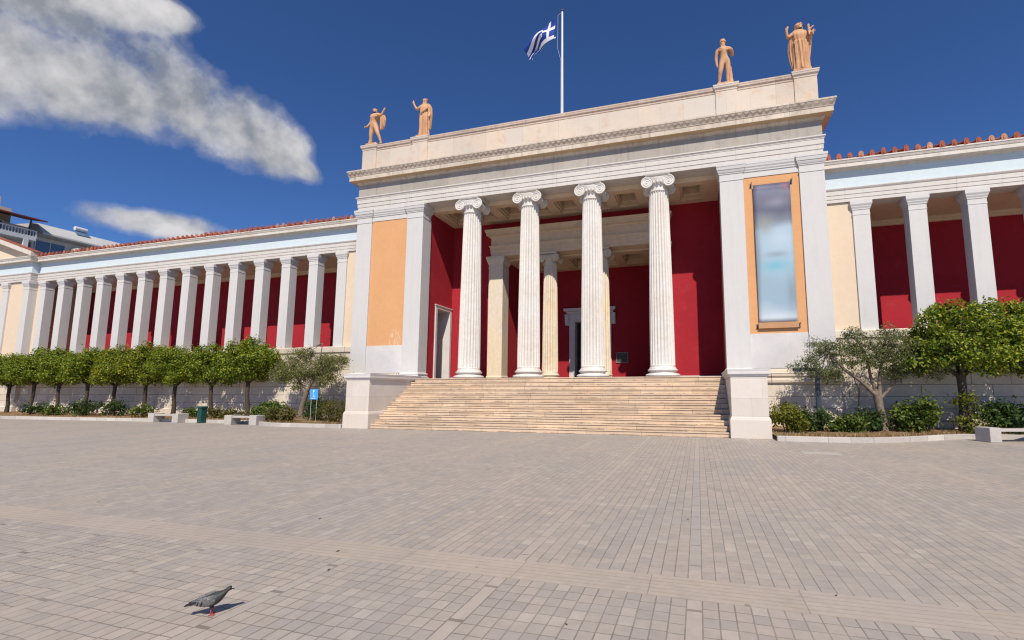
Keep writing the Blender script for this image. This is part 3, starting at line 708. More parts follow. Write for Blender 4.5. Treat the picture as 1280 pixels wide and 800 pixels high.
# right hand orange trees
def ivy_tree():
    rnd = random.Random(91)
    tr = [([(0, 0, -.1), (.02, 0, .6), (.06, 0, 1.2), (.05, 0, 1.9)], [.17, .13, .12, .13])]
    for a, l in ((.3, .9), (2.9, .9), (1.4, .7), (4.6, .7)):
        tr.append(([(.05, 0, 1.85), (.05 + .4 * math.cos(a), .3 * math.sin(a), 2.2), (.05 + l * math.cos(a), .6 * math.sin(a), 2.75)], [.09, .06, .03]))
    bl = [(0, 0, 3.05, .95, .85, .7), (-1.0, 0, 2.95, .5, .6, .5), (-.7, -.3, 3.65, .5, .5, .45), (.1, -.2, 3.95, .5, .5, .42), (.85, 0, 3.5, .6, .6, .5), (1.15, 0, 2.85, .55, .6, .5), (-1.25, -.2, 2.35, .5, .5, .4), (-.3, -.1, 4.05, .4, .4, .3), (.75, -.1, 4.0, .42, .4, .3), (1.5, -.2, 3.3, .4, .4, .4), (.9, -.4, 2.35, .55, .45, .4), (.3, -.6, 2.6, .7, .5, .5), (-.5, -.55, 2.7, .6, .5, .5), (.55, -.5, 3.3, .5, .45, .45)]
    return tr, bl
tr, bl = ivy_tree()
ot = tree('orange_tree', 'leafy orange tree with ivy on its dark trunk, left of the marble bench at right', 'tree', (14.35, -.95, .12), 0, tr, bl, 17000, M['orange_leaf'], .060, M['bark'], 92)
tag(leaf_cloud(MB(), [(.05, -.1, .35, .42, .35, .35), (.05, -.12, .85, .3, .25, .4), (.08, -.08, 1.3, .2, .2, .25)], 700, .055, random.Random(5)).build('ivy', M['yellow_leaf'], loc=(14.35, -1.0, .12), fix=False), 'bright green ivy climbing the dark trunk of the right orange tree', 'ivy')
dup(ot, (16.75, -.8, .12), 2.3, 'orange tree cut off by the right edge of the photo', None, 1.03)
# olives
def olive_r():
    tr = [([(0, 0, -.1), (.0, 0, .35), (-.06, 0, .8), (-.10, 0, 1.25)], [.20, .15, .13, .14]),
          ([(-.1, 0, 1.2), (-.6, -.05, 1.75), (-1.1, -.1, 2.15), (-1.55, -.1, 2.75)], [.085, .065, .055, .03]),
          ([(-.1, 0, 1.25), (-.25, .05, 1.9), (-.3, .1, 2.6)], [.07, .05, .03]),
          ([(-.05, 0, 1.2), (.02, 0, 1.9), (.15, 0, 2.6)], [.08, .06, .03]),
          ([(-.05, 0, 1.1), (.4, 0, 1.6), (.8, -.05, 2.2)], [.06, .045, .03])]
    bl = [(-2.35, -.1, 2.3, .55, .5, .33), (-1.75, -.15, 2.1, .5, .5, .42), (-1.95, -.05, 2.85, .5, .5, .45), (-1.35, -.1, 2.9, .45, .5, .42), (-1.35, .05, 1.95, .4, .4, .42), (-.6, 0, 3.05, .55, .6, .42), (-.45, -.1, 2.5, .45, .5, .5), (.1, 0, 2.95, .6, .6, .5), (.2, -.1, 2.35, .6, .55, .45), (.9, 0, 2.9, .65, .6, .55), (1.0, -.05, 2.3, .55, .5, .45), (-.95, -.1, 2.6, .5, .5, .5), (.5, -.2, 2.65, .7, .6, .6), (1.25, -.1, 2.45, .6, .5, .55), (1.9, -.2, 2.95, .5, .5, .5), (1.5, 0, 2.75, .6, .5, .55), (1.55, -.1, 2.15, .5, .5, .42), (2.0, -.1, 2.6, .45, .5, .5), (.55, 0, 1.95, .4, .4, .28), (-.6, .2, 3.45, .35, .35, .2), (.4, 0, 3.5, .35, .35, .22)]
    return tr, bl
tr, bl = olive_r()
tree('olive_tree', 'grey-green olive tree with a gnarled forked trunk beside the right stair pedestal', 'tree', (12.0, -1.0, .12), 0, tr, bl, 23000, M['olive_leaf_dark'], .045, M['bark_pale'], 33, .32, shell=.45)
def olive_l():
    tr = [([(0, 0, -.1), (.0, 0, .35), (.12, 0, .85), (.28, 0, 1.35)], [.19, .14, .12, .12]),
          ([(.25, 0, 1.3), (-.05, 0, 1.6), (-.4, 0, 2.1), (-.7, 0, 2.6)], [.075, .06, .045, .03]),
          ([(.28, 0, 1.35), (.55, 0, 1.8), (.85, 0, 2.3)], [.075, .055, .03]),
          ([(.28, 0, 1.35), (.65, .05, 2.2), (.95, .05, 3.1), (1.0, .05, 3.75)], [.06, .045, .035, .015])]
    bl = [(-1.0, 0, 2.35, .62, .6, .6), (-1.55, .1, 2.2, .45, .5, .5), (-.35, 0, 2.95, .6, .6, .55), (-.2, -.1, 2.3, .45, .5, .4), (.35, 0, 2.35, .5, .5, .5), (.95, 0, 2.5, .6, .6, .6), (1.5, 0, 2.9, .55, .5, .45), (1.95, 0, 2.7, .42, .4, .4), (1.7, 0, 2.2, .42, .4, .38), (2.35, 0, 2.85, .3, .3, .25), (.15, 0, 3.3, .35, .4, .25), (1.2, 0, 1.9, .4, .4, .3), (-.3, 0, 1.65, .3, .3, .25)]
    return tr, bl
tr, bl = olive_l()
tree('olive_tree', 'grey-green olive tree behind the blue parking sign, left of the stairs', 'tree', (-12.95, -.9, .12), 0, tr, bl, 18000, M['olive_leaf'], .048, M['bark_pale'], 34, .32, shell=.5)
# shrubs
def shrub(label, x, y, rx, ry, h, mat, count, seed, size=.06, asp=.55, group=None):
    rnd = random.Random(seed); r = thing('shrub', label, 'shrub', (x, y, .12), 0, group)
    b = MB()
    for k in range(6):
        a = rnd.uniform(0, 2 * PI); b.tube([(0.05 * math.cos(a), .05 * math.sin(a), -.05), (.3 * rx * math.cos(a), .3 * ry * math.sin(a), h * .4), (.6 * rx * math.cos(a), .6 * ry * math.sin(a), h * .75)], [.02, .014, .006], 5)
    b.build('stem', M['bark'], r)
    bl = [(rnd.uniform(-.35, .35) * rx, rnd.uniform(-.3, .3) * ry, h * .42, rx * .62, ry * .62, h * .42)]
    for k in range(7):
        a = 2 * PI * k / 7 + rnd.uniform(-.3, .3); bl.append((rx * .6 * math.cos(a), ry * .6 * math.sin(a), h * rnd.uniform(.3, .68), rx * rnd.uniform(.28, .42), ry * .38, h * rnd.uniform(.2, .32)))
    leaf_cloud(MB(), bl, count, size, rnd, asp).build('foliage', mat, r, fix=False)
    return r
shrub('yellow-green bush at the foot of the right stair pedestal', 8.75, -2.4, .62, .5, 1.2, M['yellow_leaf'], 3000, 1, .05)
shrub('dark low bush on the left of the black street lamp post', 9.7, -1.6, .6, .5, .85, M['dark_leaf'], 1500, 2)
shrub('small dark bush between the lamp post and the thin wooden stake', 10.7, -1.8, .6, .45, .62, M['shrub_leaf'], 1500, 3)
shrub('dark bush touching the olive trunk on its left side', 11.55, -1.1, .48, .4, .8, M['dark_leaf'], 1300, 4)
shrub('big glossy green bush between the olive and the ivy-clad tree', 12.95, -1.1, .72, .6, 1.15, M['shrub_leaf'], 3300, 5, .07)
shrub('dark wide bush behind the marble bench at the right edge', 16.0, -.75, 1.1, .7, 1.15, M['dark_leaf'], 3200, 6, .07)
shrub('leafy green hedge bush between the near left bench and the parking sign', -13.75, -1.9, .95, .6, .95, M['shrub_leaf'], 3200, 7, .06)
shrub('brownish low bush in front of the blue parking sign pole', -12.3, -2.6, .75, .5, .72, M['brown_leaf'], 1900, 8, .05)
shrub('dark green bush right under the blue parking sign', -11.6, -1.3, .72, .5, 1.25, M['dark_leaf'], 2300, 9, .055)
shrub('brown-green feathery bush against the left stair pedestal', -9.6, -2.2, 1.05, .7, 1.15, M['brown_leaf'], 3400, 10, .05, .3)
shrub('small shrub under the near left bench, beside the tree trunk', -16.7, -1.5, .6, .4, .5, M['brown_leaf'], 700, 11)
shrub('tiny reddish shrub just right of the green bin tree', -18.0, -1.3, .3, .3, .55, M['brown_leaf'], 400, 12)
shrub('small pale green shrub left of the green bin', -19.4, -1.2, .5, .4, .5, M['shrub_leaf'], 600, 13)
shrub('green shrub behind the left end of the farther bench', -22.9, -1.6, .6, .45, .75, M['shrub_leaf'], 900, 14)
shrub('dark bush under the yellowish orange tree, left of the farther bench', -25.4, -1.4, .7, .5, .95, M['dark_leaf'], 1100, 15)
shrub('round dense bush next on the left from the yellowish orange tree', -27.6, -1.5, .85, .55, .95, M['dark_leaf'], 1500, 16)
shrub('low pale green bush left of the round dense bush', -29.7, -1.6, .75, .5, .7, M['shrub_leaf'], 1000, 17)
shrub('dim low bush in the shade of the left end trees', -32.0, -1.5, .7, .5, .75, M['dark_leaf'], 800, 18)
# dry grass in the beds
b = MB(); rnd = random.Random(3)
for k in range(5200):
    if rnd.random() < .5: i = rnd.randrange(len(kr) - 8); p = kr[i]
    else: i = rnd.randrange(len(kl) - 2); p = kl[i]
    q = (kr if p in kr else kl)[i + 1]; f = rnd.random()
    x = p[0] + (q[0] - p[0]) * f; y = p[1] + (q[1] - p[1]) * f + .12 + abs(rnd.gauss(0, .55))
    if y > .2: continue
    h = rnd.uniform(.04, .13); a = rnd.uniform(0, PI); dx, dy = .012 * math.cos(a), .012 * math.sin(a); lx, ly = rnd.gauss(0, .05), rnd.gauss(0, .05)
    b.add([(x - dx, y - dy, .11), (x + dx, y + dy, .11), (x + lx, y + ly, .13 + h)], [(0, 1, 2)])
o = b.build('dry_grass', M['dry'], fix=False); o['kind'] = 'stuff'; o['label'] = 'dry brown grass and leaf litter in the planting beds'

# ------------------------------------------------------------------ benches, bin, lamp, sign, stake
def bench(label, x, y, rz, L=2.0, w=.185):
    r = thing('marble_bench', label, 'bench', (x, y, 0), rz, 'marble benches along the planting beds')
    for s in (-1, 1):
        MB().box(s * (L / 2) - w, s * (L / 2) + w, -.26, .26, 0, .43).build('support_block', M['bench'], r, bevel=.015)
    MB().box(-L / 2 + w + .005, L / 2 - w - .005, -.22, .24, .31, .385).build('seat', M['bench'], r, bevel=.012)
    return r
bench('low marble bench beside the hedge, nearest bench to the stairs on the left', -13.88, -3.05, .12, 1.27)
bench('low marble bench on the far left of the green bin', -19.1, -2.75, .03, 1.55)
bench('low marble bench at the right edge in front of a dark bush', 15.62, -2.05, .28, 2.85, .17)
r = thing('litter_bin', 'dark green square litter bin standing between the two left benches', 'bin', (-16.95, -2.72, 0)); r.scale = (.62, .62, .84)
MB().loft(-.2, .2, -.2, .2, [(0, .02), (.02, .82)]).build('body', M['green'], r, bevel=.015)
MB().loft(-.2, .2, -.2, .2, [(.045, .822), (.05, .83), (.05, .91), (.03, .94)]).build('lid', M['green'], r, bevel=.01)
MB().loft(-.2, .2, -.2, .2, [(.01, 0), (.01, .04)]).build('foot', M['gunmetal'], r)
r = thing('street_lamp', 'dark grey right-angled street lamp half hidden by the olive branches', 'street lamp', (10.06, -.95, .1))
MB().box(-.075, .075, -.075, .075, .0, 2.12).build('post', M['gunmetal'], r, bevel=.012)
MB().box(-.16, .16, -.16, .16, -.02, .03).build('base_plate', M['gunmetal'], r, bevel=.005)
a = MB().box(-.78, .076, -.077, .077, 2.122, 2.25).build('arm', M['gunmetal'], r, bevel=.012)
MB().box(-.74, -.2, -.05, .05, 2.105, 2.123).build('lamp_glass', M['sign_white'], a)
r = thing('parking_sign', 'blue square disabled parking sign on thin poles before the left olive', 'sign', (-10.55, -2.6, .52)); r.scale = (.8, .8, .86)
for x in (-.19, .19): MB().tube([(x, .02, -.6), (x, .02, 1.12)], .012, 8).build('pole', M['con_grey'], r, smooth=40)
p = MB().box(-.27, .27, -.012, .008, .72, 1.25).build('panel', M['sign_blue'], r, bevel=.004)
b = MB()   # letter P
y0, y1 = -.020, -.013
b.box(-.06, -.025, y0, y1, 1.04, 1.21)
pts = [(-.024 + .052 * math.sin(PI * i / 10) * 1.15, 1.21 - .095 * (1 - math.cos(PI * i / 10)) / 2) for i in range(11)]
inn = [(-.024 + .026 * math.sin(PI * i / 10) * 1.15, 1.182 - .04 * (1 - math.cos(PI * i / 10)) / 2) for i in range(10, -1, -1)]
for i in range(10):
    q = [pts[i], pts[i + 1], inn[10 - i - 1], inn[10 - i]]; b.prism(q, y0, y1, 'Y')
b.build('letter', M['sign_white'], p, fix=True)
b = MB()   # wheelchair mark
ring = [(.045 * math.cos(2 * PI * i / 20) + .0, .045 * math.sin(2 * PI * i / 20) + .885) for i in range(17)]
for i in range(16):
    (ax, az), (bx_, bz) = ring[i], ring[i + 1]; k = .68
    b.prism([(ax, az), (bx_, bz), (bx_ * k, (bz - .885) * k + .885), (ax * k, (az - .885) * k + .885)], y0, y1, 'Y')
b.prism([(-.03, .93), (-.008, .93), (.004, .885), (-.02, .885)], y0 - .001, y1 - .001, 'Y')
b.prism([(-.02, .885), (.05, .885), (.05, .903), (-.02, .903)], y0 - .002, y1 - .002, 'Y')
b.prism([(.038, .885), (.056, .885), (.076, .84), (.058, .835)], y0 - .003, y1 - .003, 'Y')
b.prism([(-.019 + .018 * math.cos(2 * PI * i / 12), .965 + .018 * math.sin(2 * PI * i / 12)) for i in range(12)], y0, y1, 'Y')
b.build('wheelchair_mark', M['sign_white'], p)
MB().box(-.17, .10, y0, y1, .765, .79).build('line_mark', M['sign_white'], p)
tag(MB().tube([(0, 0, -.1), (.05, 0, .8), (.10, 0, 1.45), (-.02, 0, 1.72), (-.05, 0, 1.95)], [.028, .024, .02, .016, .01], 7).build('wooden_stake', M['bark_pale'], loc=(11.52, -.1, .15), smooth=50), 'thin crooked brown stake against the marble wall left of the olive trunk', 'stake')

# hanging banner (blurred print) ---------------------------------------
t = NT('banner_print'); x, y, z = t.sep(t.pos)
f = t.math('DIVIDE', t.math('SUBTRACT', z, 4.2), 5.65); u = t.math('DIVIDE', t.math('SUBTRACT', x, 8.34), 1.38)
wob = t.noise(t.pos, .9, 2, .5)
ff = t.math('ADD', f, t.math('MULTIPLY', t.math('SUBTRACT', wob, .5), .16))
cc = t.ramp(ff, [(.0, (.50, .55, .60)), (.05, (.42, .50, .57)), (.14, (.30, .41, .50)), (.3, (.31, .42, .50)), (.40, (.33, .47, .56)), (.5, (.37, .49, .57)), (.66, (.36, .47, .56)), (.73, (.19, .21, .25)), (.80, (.115, .12, .18)), (.88, (.17, .17, .23)), (.93, (.20, .21, .28)), (1., (.10, .09, .14))])
def blob(cu, cf, ru, rf, c, amt):
    global cc
    d = t.math('ADD', t.math('POWER', t.math('DIVIDE', t.math('SUBTRACT', u, cu), ru), 2.), t.math('POWER', t.math('DIVIDE', t.math('SUBTRACT', f, cf), rf), 2.))
    g = t.math('POWER', 2.718, t.math('MULTIPLY', d, -1.)); cc = t.mix(t.math('MULTIPLY', g, amt), cc, c)
blob(.28, .70, .22, .07, (.27, .28, .26), .8); blob(.68, .60, .33, .07, (.47, .57, .64), .7); blob(.55, .48, .32, .022, (.25, .29, .34), .7)
blob(.5, .40, .34, .035, (.13, .42, .52), .7); blob(.9, .2, .12, .13, (.22, .27, .30), .7); blob(.85, .97, .1, .03, (.36, .12, .17), .5); blob(.6, .86, .25, .03, (.30, .30, .37), .6)
blob(.08, .5, .07, .2, (.24, .26, .28), .5); blob(.5, .02, .5, .05, (.62, .66, .70), .8)
t.col(cc); t.rough(.6); M['banner'] = t.m
r = thing('hanging_banner', 'tall narrow blue and navy banner hung on the right orange panel', 'banner', (0, 0, 0))
n, m = 8, 30; vs = []; fs = []
for j in range(m + 1):
    for i in range(n + 1):
        fx, fz = i / n, j / m
        vs.append((8.34 + 1.38 * fx, -.02 + .012 * math.sin(fz * 9 + fx * 2), 4.2 + 5.65 * fz))
for j in range(m):
    for i in range(n): fs.append((j * (n + 1) + i, j * (n + 1) + i + 1, (j + 1) * (n + 1) + i + 1, (j + 1) * (n + 1) + i))
o = MB().add(vs, fs).build('cloth', M['banner'], r, smooth=60); md = o.modifiers.new('thick', 'SOLIDIFY'); md.thickness = .008
MB().box(8.3, 9.76, -.035, .01, 3.96, 4.19).build('weight_board', plain('brown_board', (.52, .28, .14), .7), r, bevel=.006)
MB().tube([(8.32, -.02, 9.86), (9.74, -.02, 9.86)], .008, 8).build('top_rail', M['gunmetal'], r)
for x in (8.27, 9.79):
    for z in (4.05, 9.9):
        b = MB(); b.tube([(x, .07, z), (x, -.04, z + .02), (x + .02, -.05, z + .10)], .012, 6); b.tube([(x - .05, .06, z - .1), (x + .02, -.04, z + .05)], .010, 6); b.box(x - .03, x + .03, .05, .074, z - .10, z + .09)
        b.build('bracket', M['gunmetal'], r)
r = thing('wall_plaque', 'small dark bronze plaque on the red wall right of the main door', 'plaque', (1.85, 6.49, 0))
MB().box(-.30, .30, -.03, .01, 3.14, 3.66).build('plate', M['bronze'], r, bevel=.006)
b = MB(); b.box(-.33, .33, -.045, .0, 3.66, 3.70); b.box(-.33, .33, -.045, .0, 3.10, 3.14); b.box(-.34, -.30, -.046, .0, 3.10, 3.70); b.box(.30, .34, -.046, .0, 3.10, 3.70)
b.build('frame', plain('brass_edge', (.28, .26, .21), .4), r)

# ------------------------------------------------------------------ flag and pole
r = thing('flag_pole', 'tall white flagpole rising from the middle of the museum roof', 'flagpole', (-.1, 1.0, 13.0))
MB().tube([(0, 0, .04), (0, 0, 7.62)], [.075, .05], 14).build('shaft', M['steel'], r, smooth=40)
MB().lathe(0, 0, [(.01, 7.6), (.075, 7.63), (.085, 7.68), (.06, 7.74), (.01, 7.77)], 14).build('finial', M['gunmetal'], r, smooth=50)
MB().lathe(0, 0, [(.2, .0), (.2, .06), (.1, .1), (.09, .4)], 16).build('base', M['steel'], r, smooth=30)
MB().tube([(0, -.06, 7.55), (-.20, -.08, 7.4), (-.22, -.08, 5.6), (-.05, -.06, 4.9), (-.05, -.06, 1.)], .006, 5).build('halyard', M['steel'], r)
n, m = 54, 36; vs = []; fs = []; mi = []
def fp(u, v):
    k2 = max(0., (v - .64) / .36); v = min(1., v / .64)
    tx = -.48 - 1.66 * u; tz = 20.42 - 1.10 * u - .34 * u * u + .07 * math.sin(u * 6)
    bx_ = -.52 - 1.42 * u - .12 * math.sin(u * 5); bz = 19.22 - .02 * u - .80 * u * u - .05 * math.sin(u * 7)
    x = tx + (bx_ - tx) * v; z = tz + (bz - tz) * v
    fold = .22 * u + .06
    y = 1. + fold * math.sin(v * 5.2 + u * 5.5) + .12 * math.sin(u * 9 + v * 2) * u
    z += .05 * math.sin(v * 9 + u * 4) * u; x += .05 * math.cos(v * 7 + u * 5) * u
    y += (.10 + .10 * u) * math.sin(min(1, k2 * 1.4) * PI / 2); z += .30 * k2 * k2; x += .10 * k2
    if u > .72:      # the fly end droops
        k = (u - .72) / .28; z -= .35 * k * k * v; x += .1 * k * k * v
    return (x, y, z)
for i in range(n + 1):
    for j in range(m + 1): vs.append(fp(i / n, j / m))
for i in range(n):
    for j in range(m):
        fs.append((i * (m + 1) + j, (i + 1) * (m + 1) + j, (i + 1) * (m + 1) + j + 1, i * (m + 1) + j + 1))
        cx_, cy_ = i // 2, j // 2          # 27 x 18 cells
        if cx_ < 10 and cy_ < 10: w = cx_ in (4, 5) or cy_ in (4, 5)
        else: w = (cy_ // 2) % 2 == 1
        mi.append(1 if w else 0)
b = MB(); b.v = vs; b.f = fs; b.mi = mi
o = b.build('flag', [M['flag_blue'], M['flag_white']], smooth=60); md = o.modifiers.new('thick', 'SOLIDIFY'); md.thickness = .006
tag(o, 'blue and white striped flag with a cross, drooping from the roof flagpole', 'flag')

# ------------------------------------------------------------------ bodies: skinned figures
def skin(name, joints, edges, mat, parent, sub=2, root=0, smooth=True):
    names = list(joints); me = bpy.data.meshes.new(name)
    me.from_pydata([joints[k][0] for k in names], [(names.index(a), names.index(b_)) for a, b_ in edges], [])
    o = bpy.data.objects.new(name, me); COL.objects.link(o)
    o.modifiers.new('skin', 'SKIN')
    if not me.skin_vertices:
        bm = bmesh.new(); bm.from_mesh(me); bm.verts.layers.skin.verify(); bm.to_mesh(me); bm.free()
    for i, k in enumerate(names):
        rr = joints[k][1]; me.skin_vertices[0].data[i].radius = (rr, rr) if isinstance(rr, (int, float)) else rr
        me.skin_vertices[0].data[i].use_root = (k == names[root])
    s_ = o.modifiers.new('sub', 'SUBSURF'); s_.levels = sub; s_.render_levels = sub
    dg = bpy.context.evaluated_depsgraph_get(); dg.update()
    m2 = bpy.data.meshes.new_from_object(o.evaluated_get(dg)); m2.name = name
    o.modifiers.clear(); o.data = m2; bpy.data.meshes.remove(me)
    m2.materials.clear(); m2.materials.append(mat); m2.shade_smooth()
    if parent: o.parent = parent
    return o
def figure(parent, mat, P, head_turn=0., hair='short'):
    """P overrides joint positions; the figure looks to -Y, about 2.05 m"""
    J = dict(pelvis=((0, 0, 1.06), (.165, .12)), belly=((0, 0, 1.24), (.135, .105)), chest=((0, 0, 1.46), (.225, .14)), collar=((0, .01, 1.63), (.11, .09)), neck=((0, 0, 1.70), .068), chin=((0, -.02, 1.80), .088), skull=((0, 0, 1.91), .115), crown=((0, .01, 1.99), .07),
        shl=((-.23, .01, 1.585), .092), ell=((-.30, .02, 1.27), .058), wrl=((-.30, -.08, .99), .040), hal=((-.30, -.11, .90), .042), fil=((-.30, -.13, .81), .022),
        shr=((.23, .01, 1.585), .092), elr=((.30, .02, 1.27), .058), wrr=((.30, -.08, .99), .040), har=((.30, -.11, .90), .042), fir=((.30, -.13, .81), .022),
        hil=((-.11, 0, 1.0), .115), knl=((-.12, -.02, .55), .075), cal=((-.12, .02, .38), .068), anl=((-.12, .03, .10), .043), tol=((-.13, -.14, .04), .038),
        hir=((.11, 0, 1.0), .115), knr=((.12, -.02, .55), .075), car=((.12, .02, .38), .068), anr=((.12, .03, .10), .043), tor=((.13, -.14, .04), .038))
    for k, v in P.items(): J[k] = (v, J[k][1])
    for k in J:
        q = J[k][1]; g = 1.0 if k in ('chin', 'skull', 'crown') else 1.3 if k in ('chest', 'belly', 'pelvis', 'hil', 'hir', 'knl', 'knr') else 1.2; J[k] = (J[k][0], tuple(v * g for v in q) if isinstance(q, tuple) else q * g)
    E = [('pelvis', 'belly'), ('belly', 'chest'), ('chest', 'collar'), ('collar', 'neck'), ('neck', 'chin'), ('chin', 'skull'), ('skull', 'crown'), ('pelvis', 'hil'), ('pelvis', 'hir'), ('collar', 'shl'), ('collar', 'shr')]
    for s in 'lr': E += [('sh' + s, 'el' + s), ('el' + s, 'wr' + s), ('wr' + s, 'ha' + s), ('ha' + s, 'fi' + s), ('hi' + s, 'kn' + s), ('kn' + s, 'ca' + s), ('ca' + s, 'an' + s), ('an' + s, 'to' + s)]
    body = skin('body', J, E, mat, parent)
    c = Vector(J['chin'][0]); k = Vector(J['skull'][0]); ax = (k - c).normalized()
    fwd = (Matrix.Rotation(head_turn, 3, 'Z') @ Vector((0, -1, 0))); fwd = (fwd - ax * fwd.dot(ax)).normalized(); side = ax.cross(fwd)
    if hair == 'nude':
        ch = Vector(J['chest'][0]); be = Vector(J['belly'][0]); b = MB()
        for s in (-1, 1):
            b.tube([ch + Vector((s * .02, -.150, -.03)), ch + Vector((s * .10, -.165, -.02)), ch + Vector((s * .19, -.115, .04))], [.035, .058, .04], 8)
            for q in (.10, .03, -.04): b.tube([be + Vector((s * .012, -.118, q)), be + Vector((s * .045, -.118, q)), be + Vector((s * .075, -.10, q))], [.018, .027, .016], 7)
        b.build('muscles', mat, body, smooth=60)
    # face features joined into a mask on the head, and hair
    b = MB(); fc = c + ax * .05 + fwd * .085
    b.add([fc + ax * .045, fc + fwd * .045 - ax * .012, fc + side * .022 - ax * .015, fc - side * .022 - ax * .015], [(0, 1, 2), (0, 3, 1), (1, 3, 2), (0, 2, 3)])
    for s in (-1, 1):
        e = fc + ax * .045 + side * s * .036; b.tube([e - side * .02, e + fwd * .012, e + side * .02], [.008, .013, .008], 6)
    mth = fc - ax * .045 + fwd * .005; b.tube([mth - side * .025, mth + fwd * .01, mth + side * .025], [.006, .011, .006], 6)
    b.build('face', mat, body, smooth=40)
    b = MB(); rnd = random.Random(int(k.x * 1000) + 5)
    for i in range(46):
        th = rnd.uniform(-2.2, 2.2); ph = rnd.uniform(-.1, 1.5)
        d = (fwd * -math.cos(th) * math.cos(ph) + side * math.sin(th) * math.cos(ph) + ax * math.sin(ph)).normalized()
        p = k + d * .112; q = d.orthogonal().normalized(); q2 = d.cross(q)
        b.tube([p - q * .028 - d * .012, p - d * .004 + q2 * .012, p + q * .028 - d * .012], [.012, .024, .012], 6)
    b.build('hair', mat, body, smooth=60)
    return body
def robe(parent, mat, rings, nf=13, amp=.03, name='robe', seed=0, arc=(0, 2 * PI)):
    """pleated garment: rings = [(cx,cy,z,rx,ry)...] top to bottom"""
    n = 96; b = MB(); vs = []; fs = []; m = len(rings)
    R2 = []
    for k in range(m - 1):
        for q in range(4):
            f = q / 4; R2.append([rings[k][i] + (rings[k + 1][i] - rings[k][i]) * f for i in range(5)])
    R2.append(list(rings[-1])); m = len(R2)
    for k, (cx, cy, z, rx, ry) in enumerate(R2):
        g = min(1, k / m * 1.6 + .15)
        for i in range(n):
            a = 2 * PI * i / n
            w = math.sin(nf * a + 1.7 * math.sin(2 * a + seed) + z * 1.5) + .5 * math.sin(nf * 2.3 * a + seed * 2 + z * 2.5)
            d = 1 + amp / max(.12, rx) * w * g
            vs.append((cx + rx * d * math.cos(a), cy + ry * d * math.sin(a), z))
    for k in range(m - 1):
        for i in range(n): j = (i + 1) % n; fs.append((k * n + i, k * n + j, k * n + n + j, k * n + n + i))
    fs.append(tuple(range(n))); fs.append(tuple((m - 1) * n + i for i in range(n - 1, -1, -1)))
    return b.add(vs, fs).build(name, mat, parent, smooth=60)
def hand(b, p, d, side, s=1.):
    """five fingers at p pointing along d, thumb off to the side"""
    p = Vector(p); d = Vector(d).normalized(); q = Vector(side).normalized(); nn = d.cross(q)
    for k in range(4):
        o = p + q * (.026 - .0175 * k) * s; L = (.075, .085, .08, .062)[k] * s
        b.tube([o, o + d * L * .55 + nn * .006, o + d * L + nn * .024], [.011 * s, .010 * s, .006 * s], 6)
    o = p + q * .035 * s - d * .035 * s; b.tube([o, o + q * .03 * s + d * .025 * s, o + q * .035 * s + d * .06 * s], [.012 * s, .011 * s, .007 * s], 6)
SB, SY = 14.57, .46
def statue(label, x, rz=0., sc_=1.05):
    r = thing('statue', label, 'statue', (x, SY, SB), rz, 'statues on the museum parapet'); r.scale = (sc_,) * 3
    return r
mt = M['statue']
def plinth(r):
    MB().loft(-.30, .30, -.22, .24, [(.02, 0), (.02, .20), (0, .21)]).build('plinth', mt, r, bevel=.01)
UP = .21
def up(P): return {k: (v[0], v[1], v[2]) for k, v in P.items()}
def finish(r):
    for c in r.children:
        if c.name.split('.')[0] != 'plinth': c.location.z += UP
# 1: unclothed striding youth, cloak over the raised left arm
r = statue('nude male statue striding with a cloak over one arm, outermost on the left', -10.60); plinth(r)
bd = figure(r, mt, up(dict(pelvis=(-.05, 0, 1.06), belly=(-.04, 0, 1.24), chest=(.0, 0, 1.47), collar=(0, .01, 1.63), neck=(-.01, 0, 1.70), chin=(-.01, -.02, 1.79), skull=(-.03, 0, 1.91), crown=(-.03, .01, 1.99),
    shl=(-.20, .01, 1.58), ell=(-.27, .03, 1.28), wrl=(-.42, -.05, 1.05), hal=(-.50, -.07, 1.02), fil=(-.60, -.08, 1.0),
    shr=(.20, 0, 1.62), elr=(.42, -.05, 1.53), wrr=(.58, -.1, 1.72), har=(.63, -.1, 1.80), fir=(.66, -.1, 1.88),
    hil=(-.15, 0, 1.0), knl=(-.19, -.03, .55), cal=(-.20, .0, .38), anl=(-.20, .02, .10), tol=(-.21, -.14, .04), hir=(.07, 0, 1.0), knr=(.22, -.02, .58), car=(.28, .05, .40), anr=(.34, .12, .12), tor=(.36, -.02, .04))), .7, 'nude')
robe(r, mt, [(.40, .02, 1.60, .16, .10), (.46, .03, 1.35, .15, .09), (.44, .04, 1.05, .13, .08), (.40, .05, .85, .09, .06), (.38, .05, .78, .02, .02)], 9, .03, 'cloak', 1)
robe(r, mt, [(0, 0, 1.68, .14, .12), (.03, 0, 1.60, .24, .17), (.05, 0, 1.53, .22, .16)], 7, .02, 'mantle', 2)
b = MB(); hand(b, (-.50, -.07, 1.02), (-1, -.1, -.15), (0, -1, .2)); hand(b, (.63, -.1, 1.80), (.3, 0, 1), (-1, 0, .2))
b.build('fingers', mt, bd, smooth=50)
b = MB(); b.tube([(-.33, .08, 0), (-.30, .1, .4), (-.25, .1, .95)], [.10, .075, .06], 10); b.build('stump_support', mt, r, smooth=50)
finish(r)
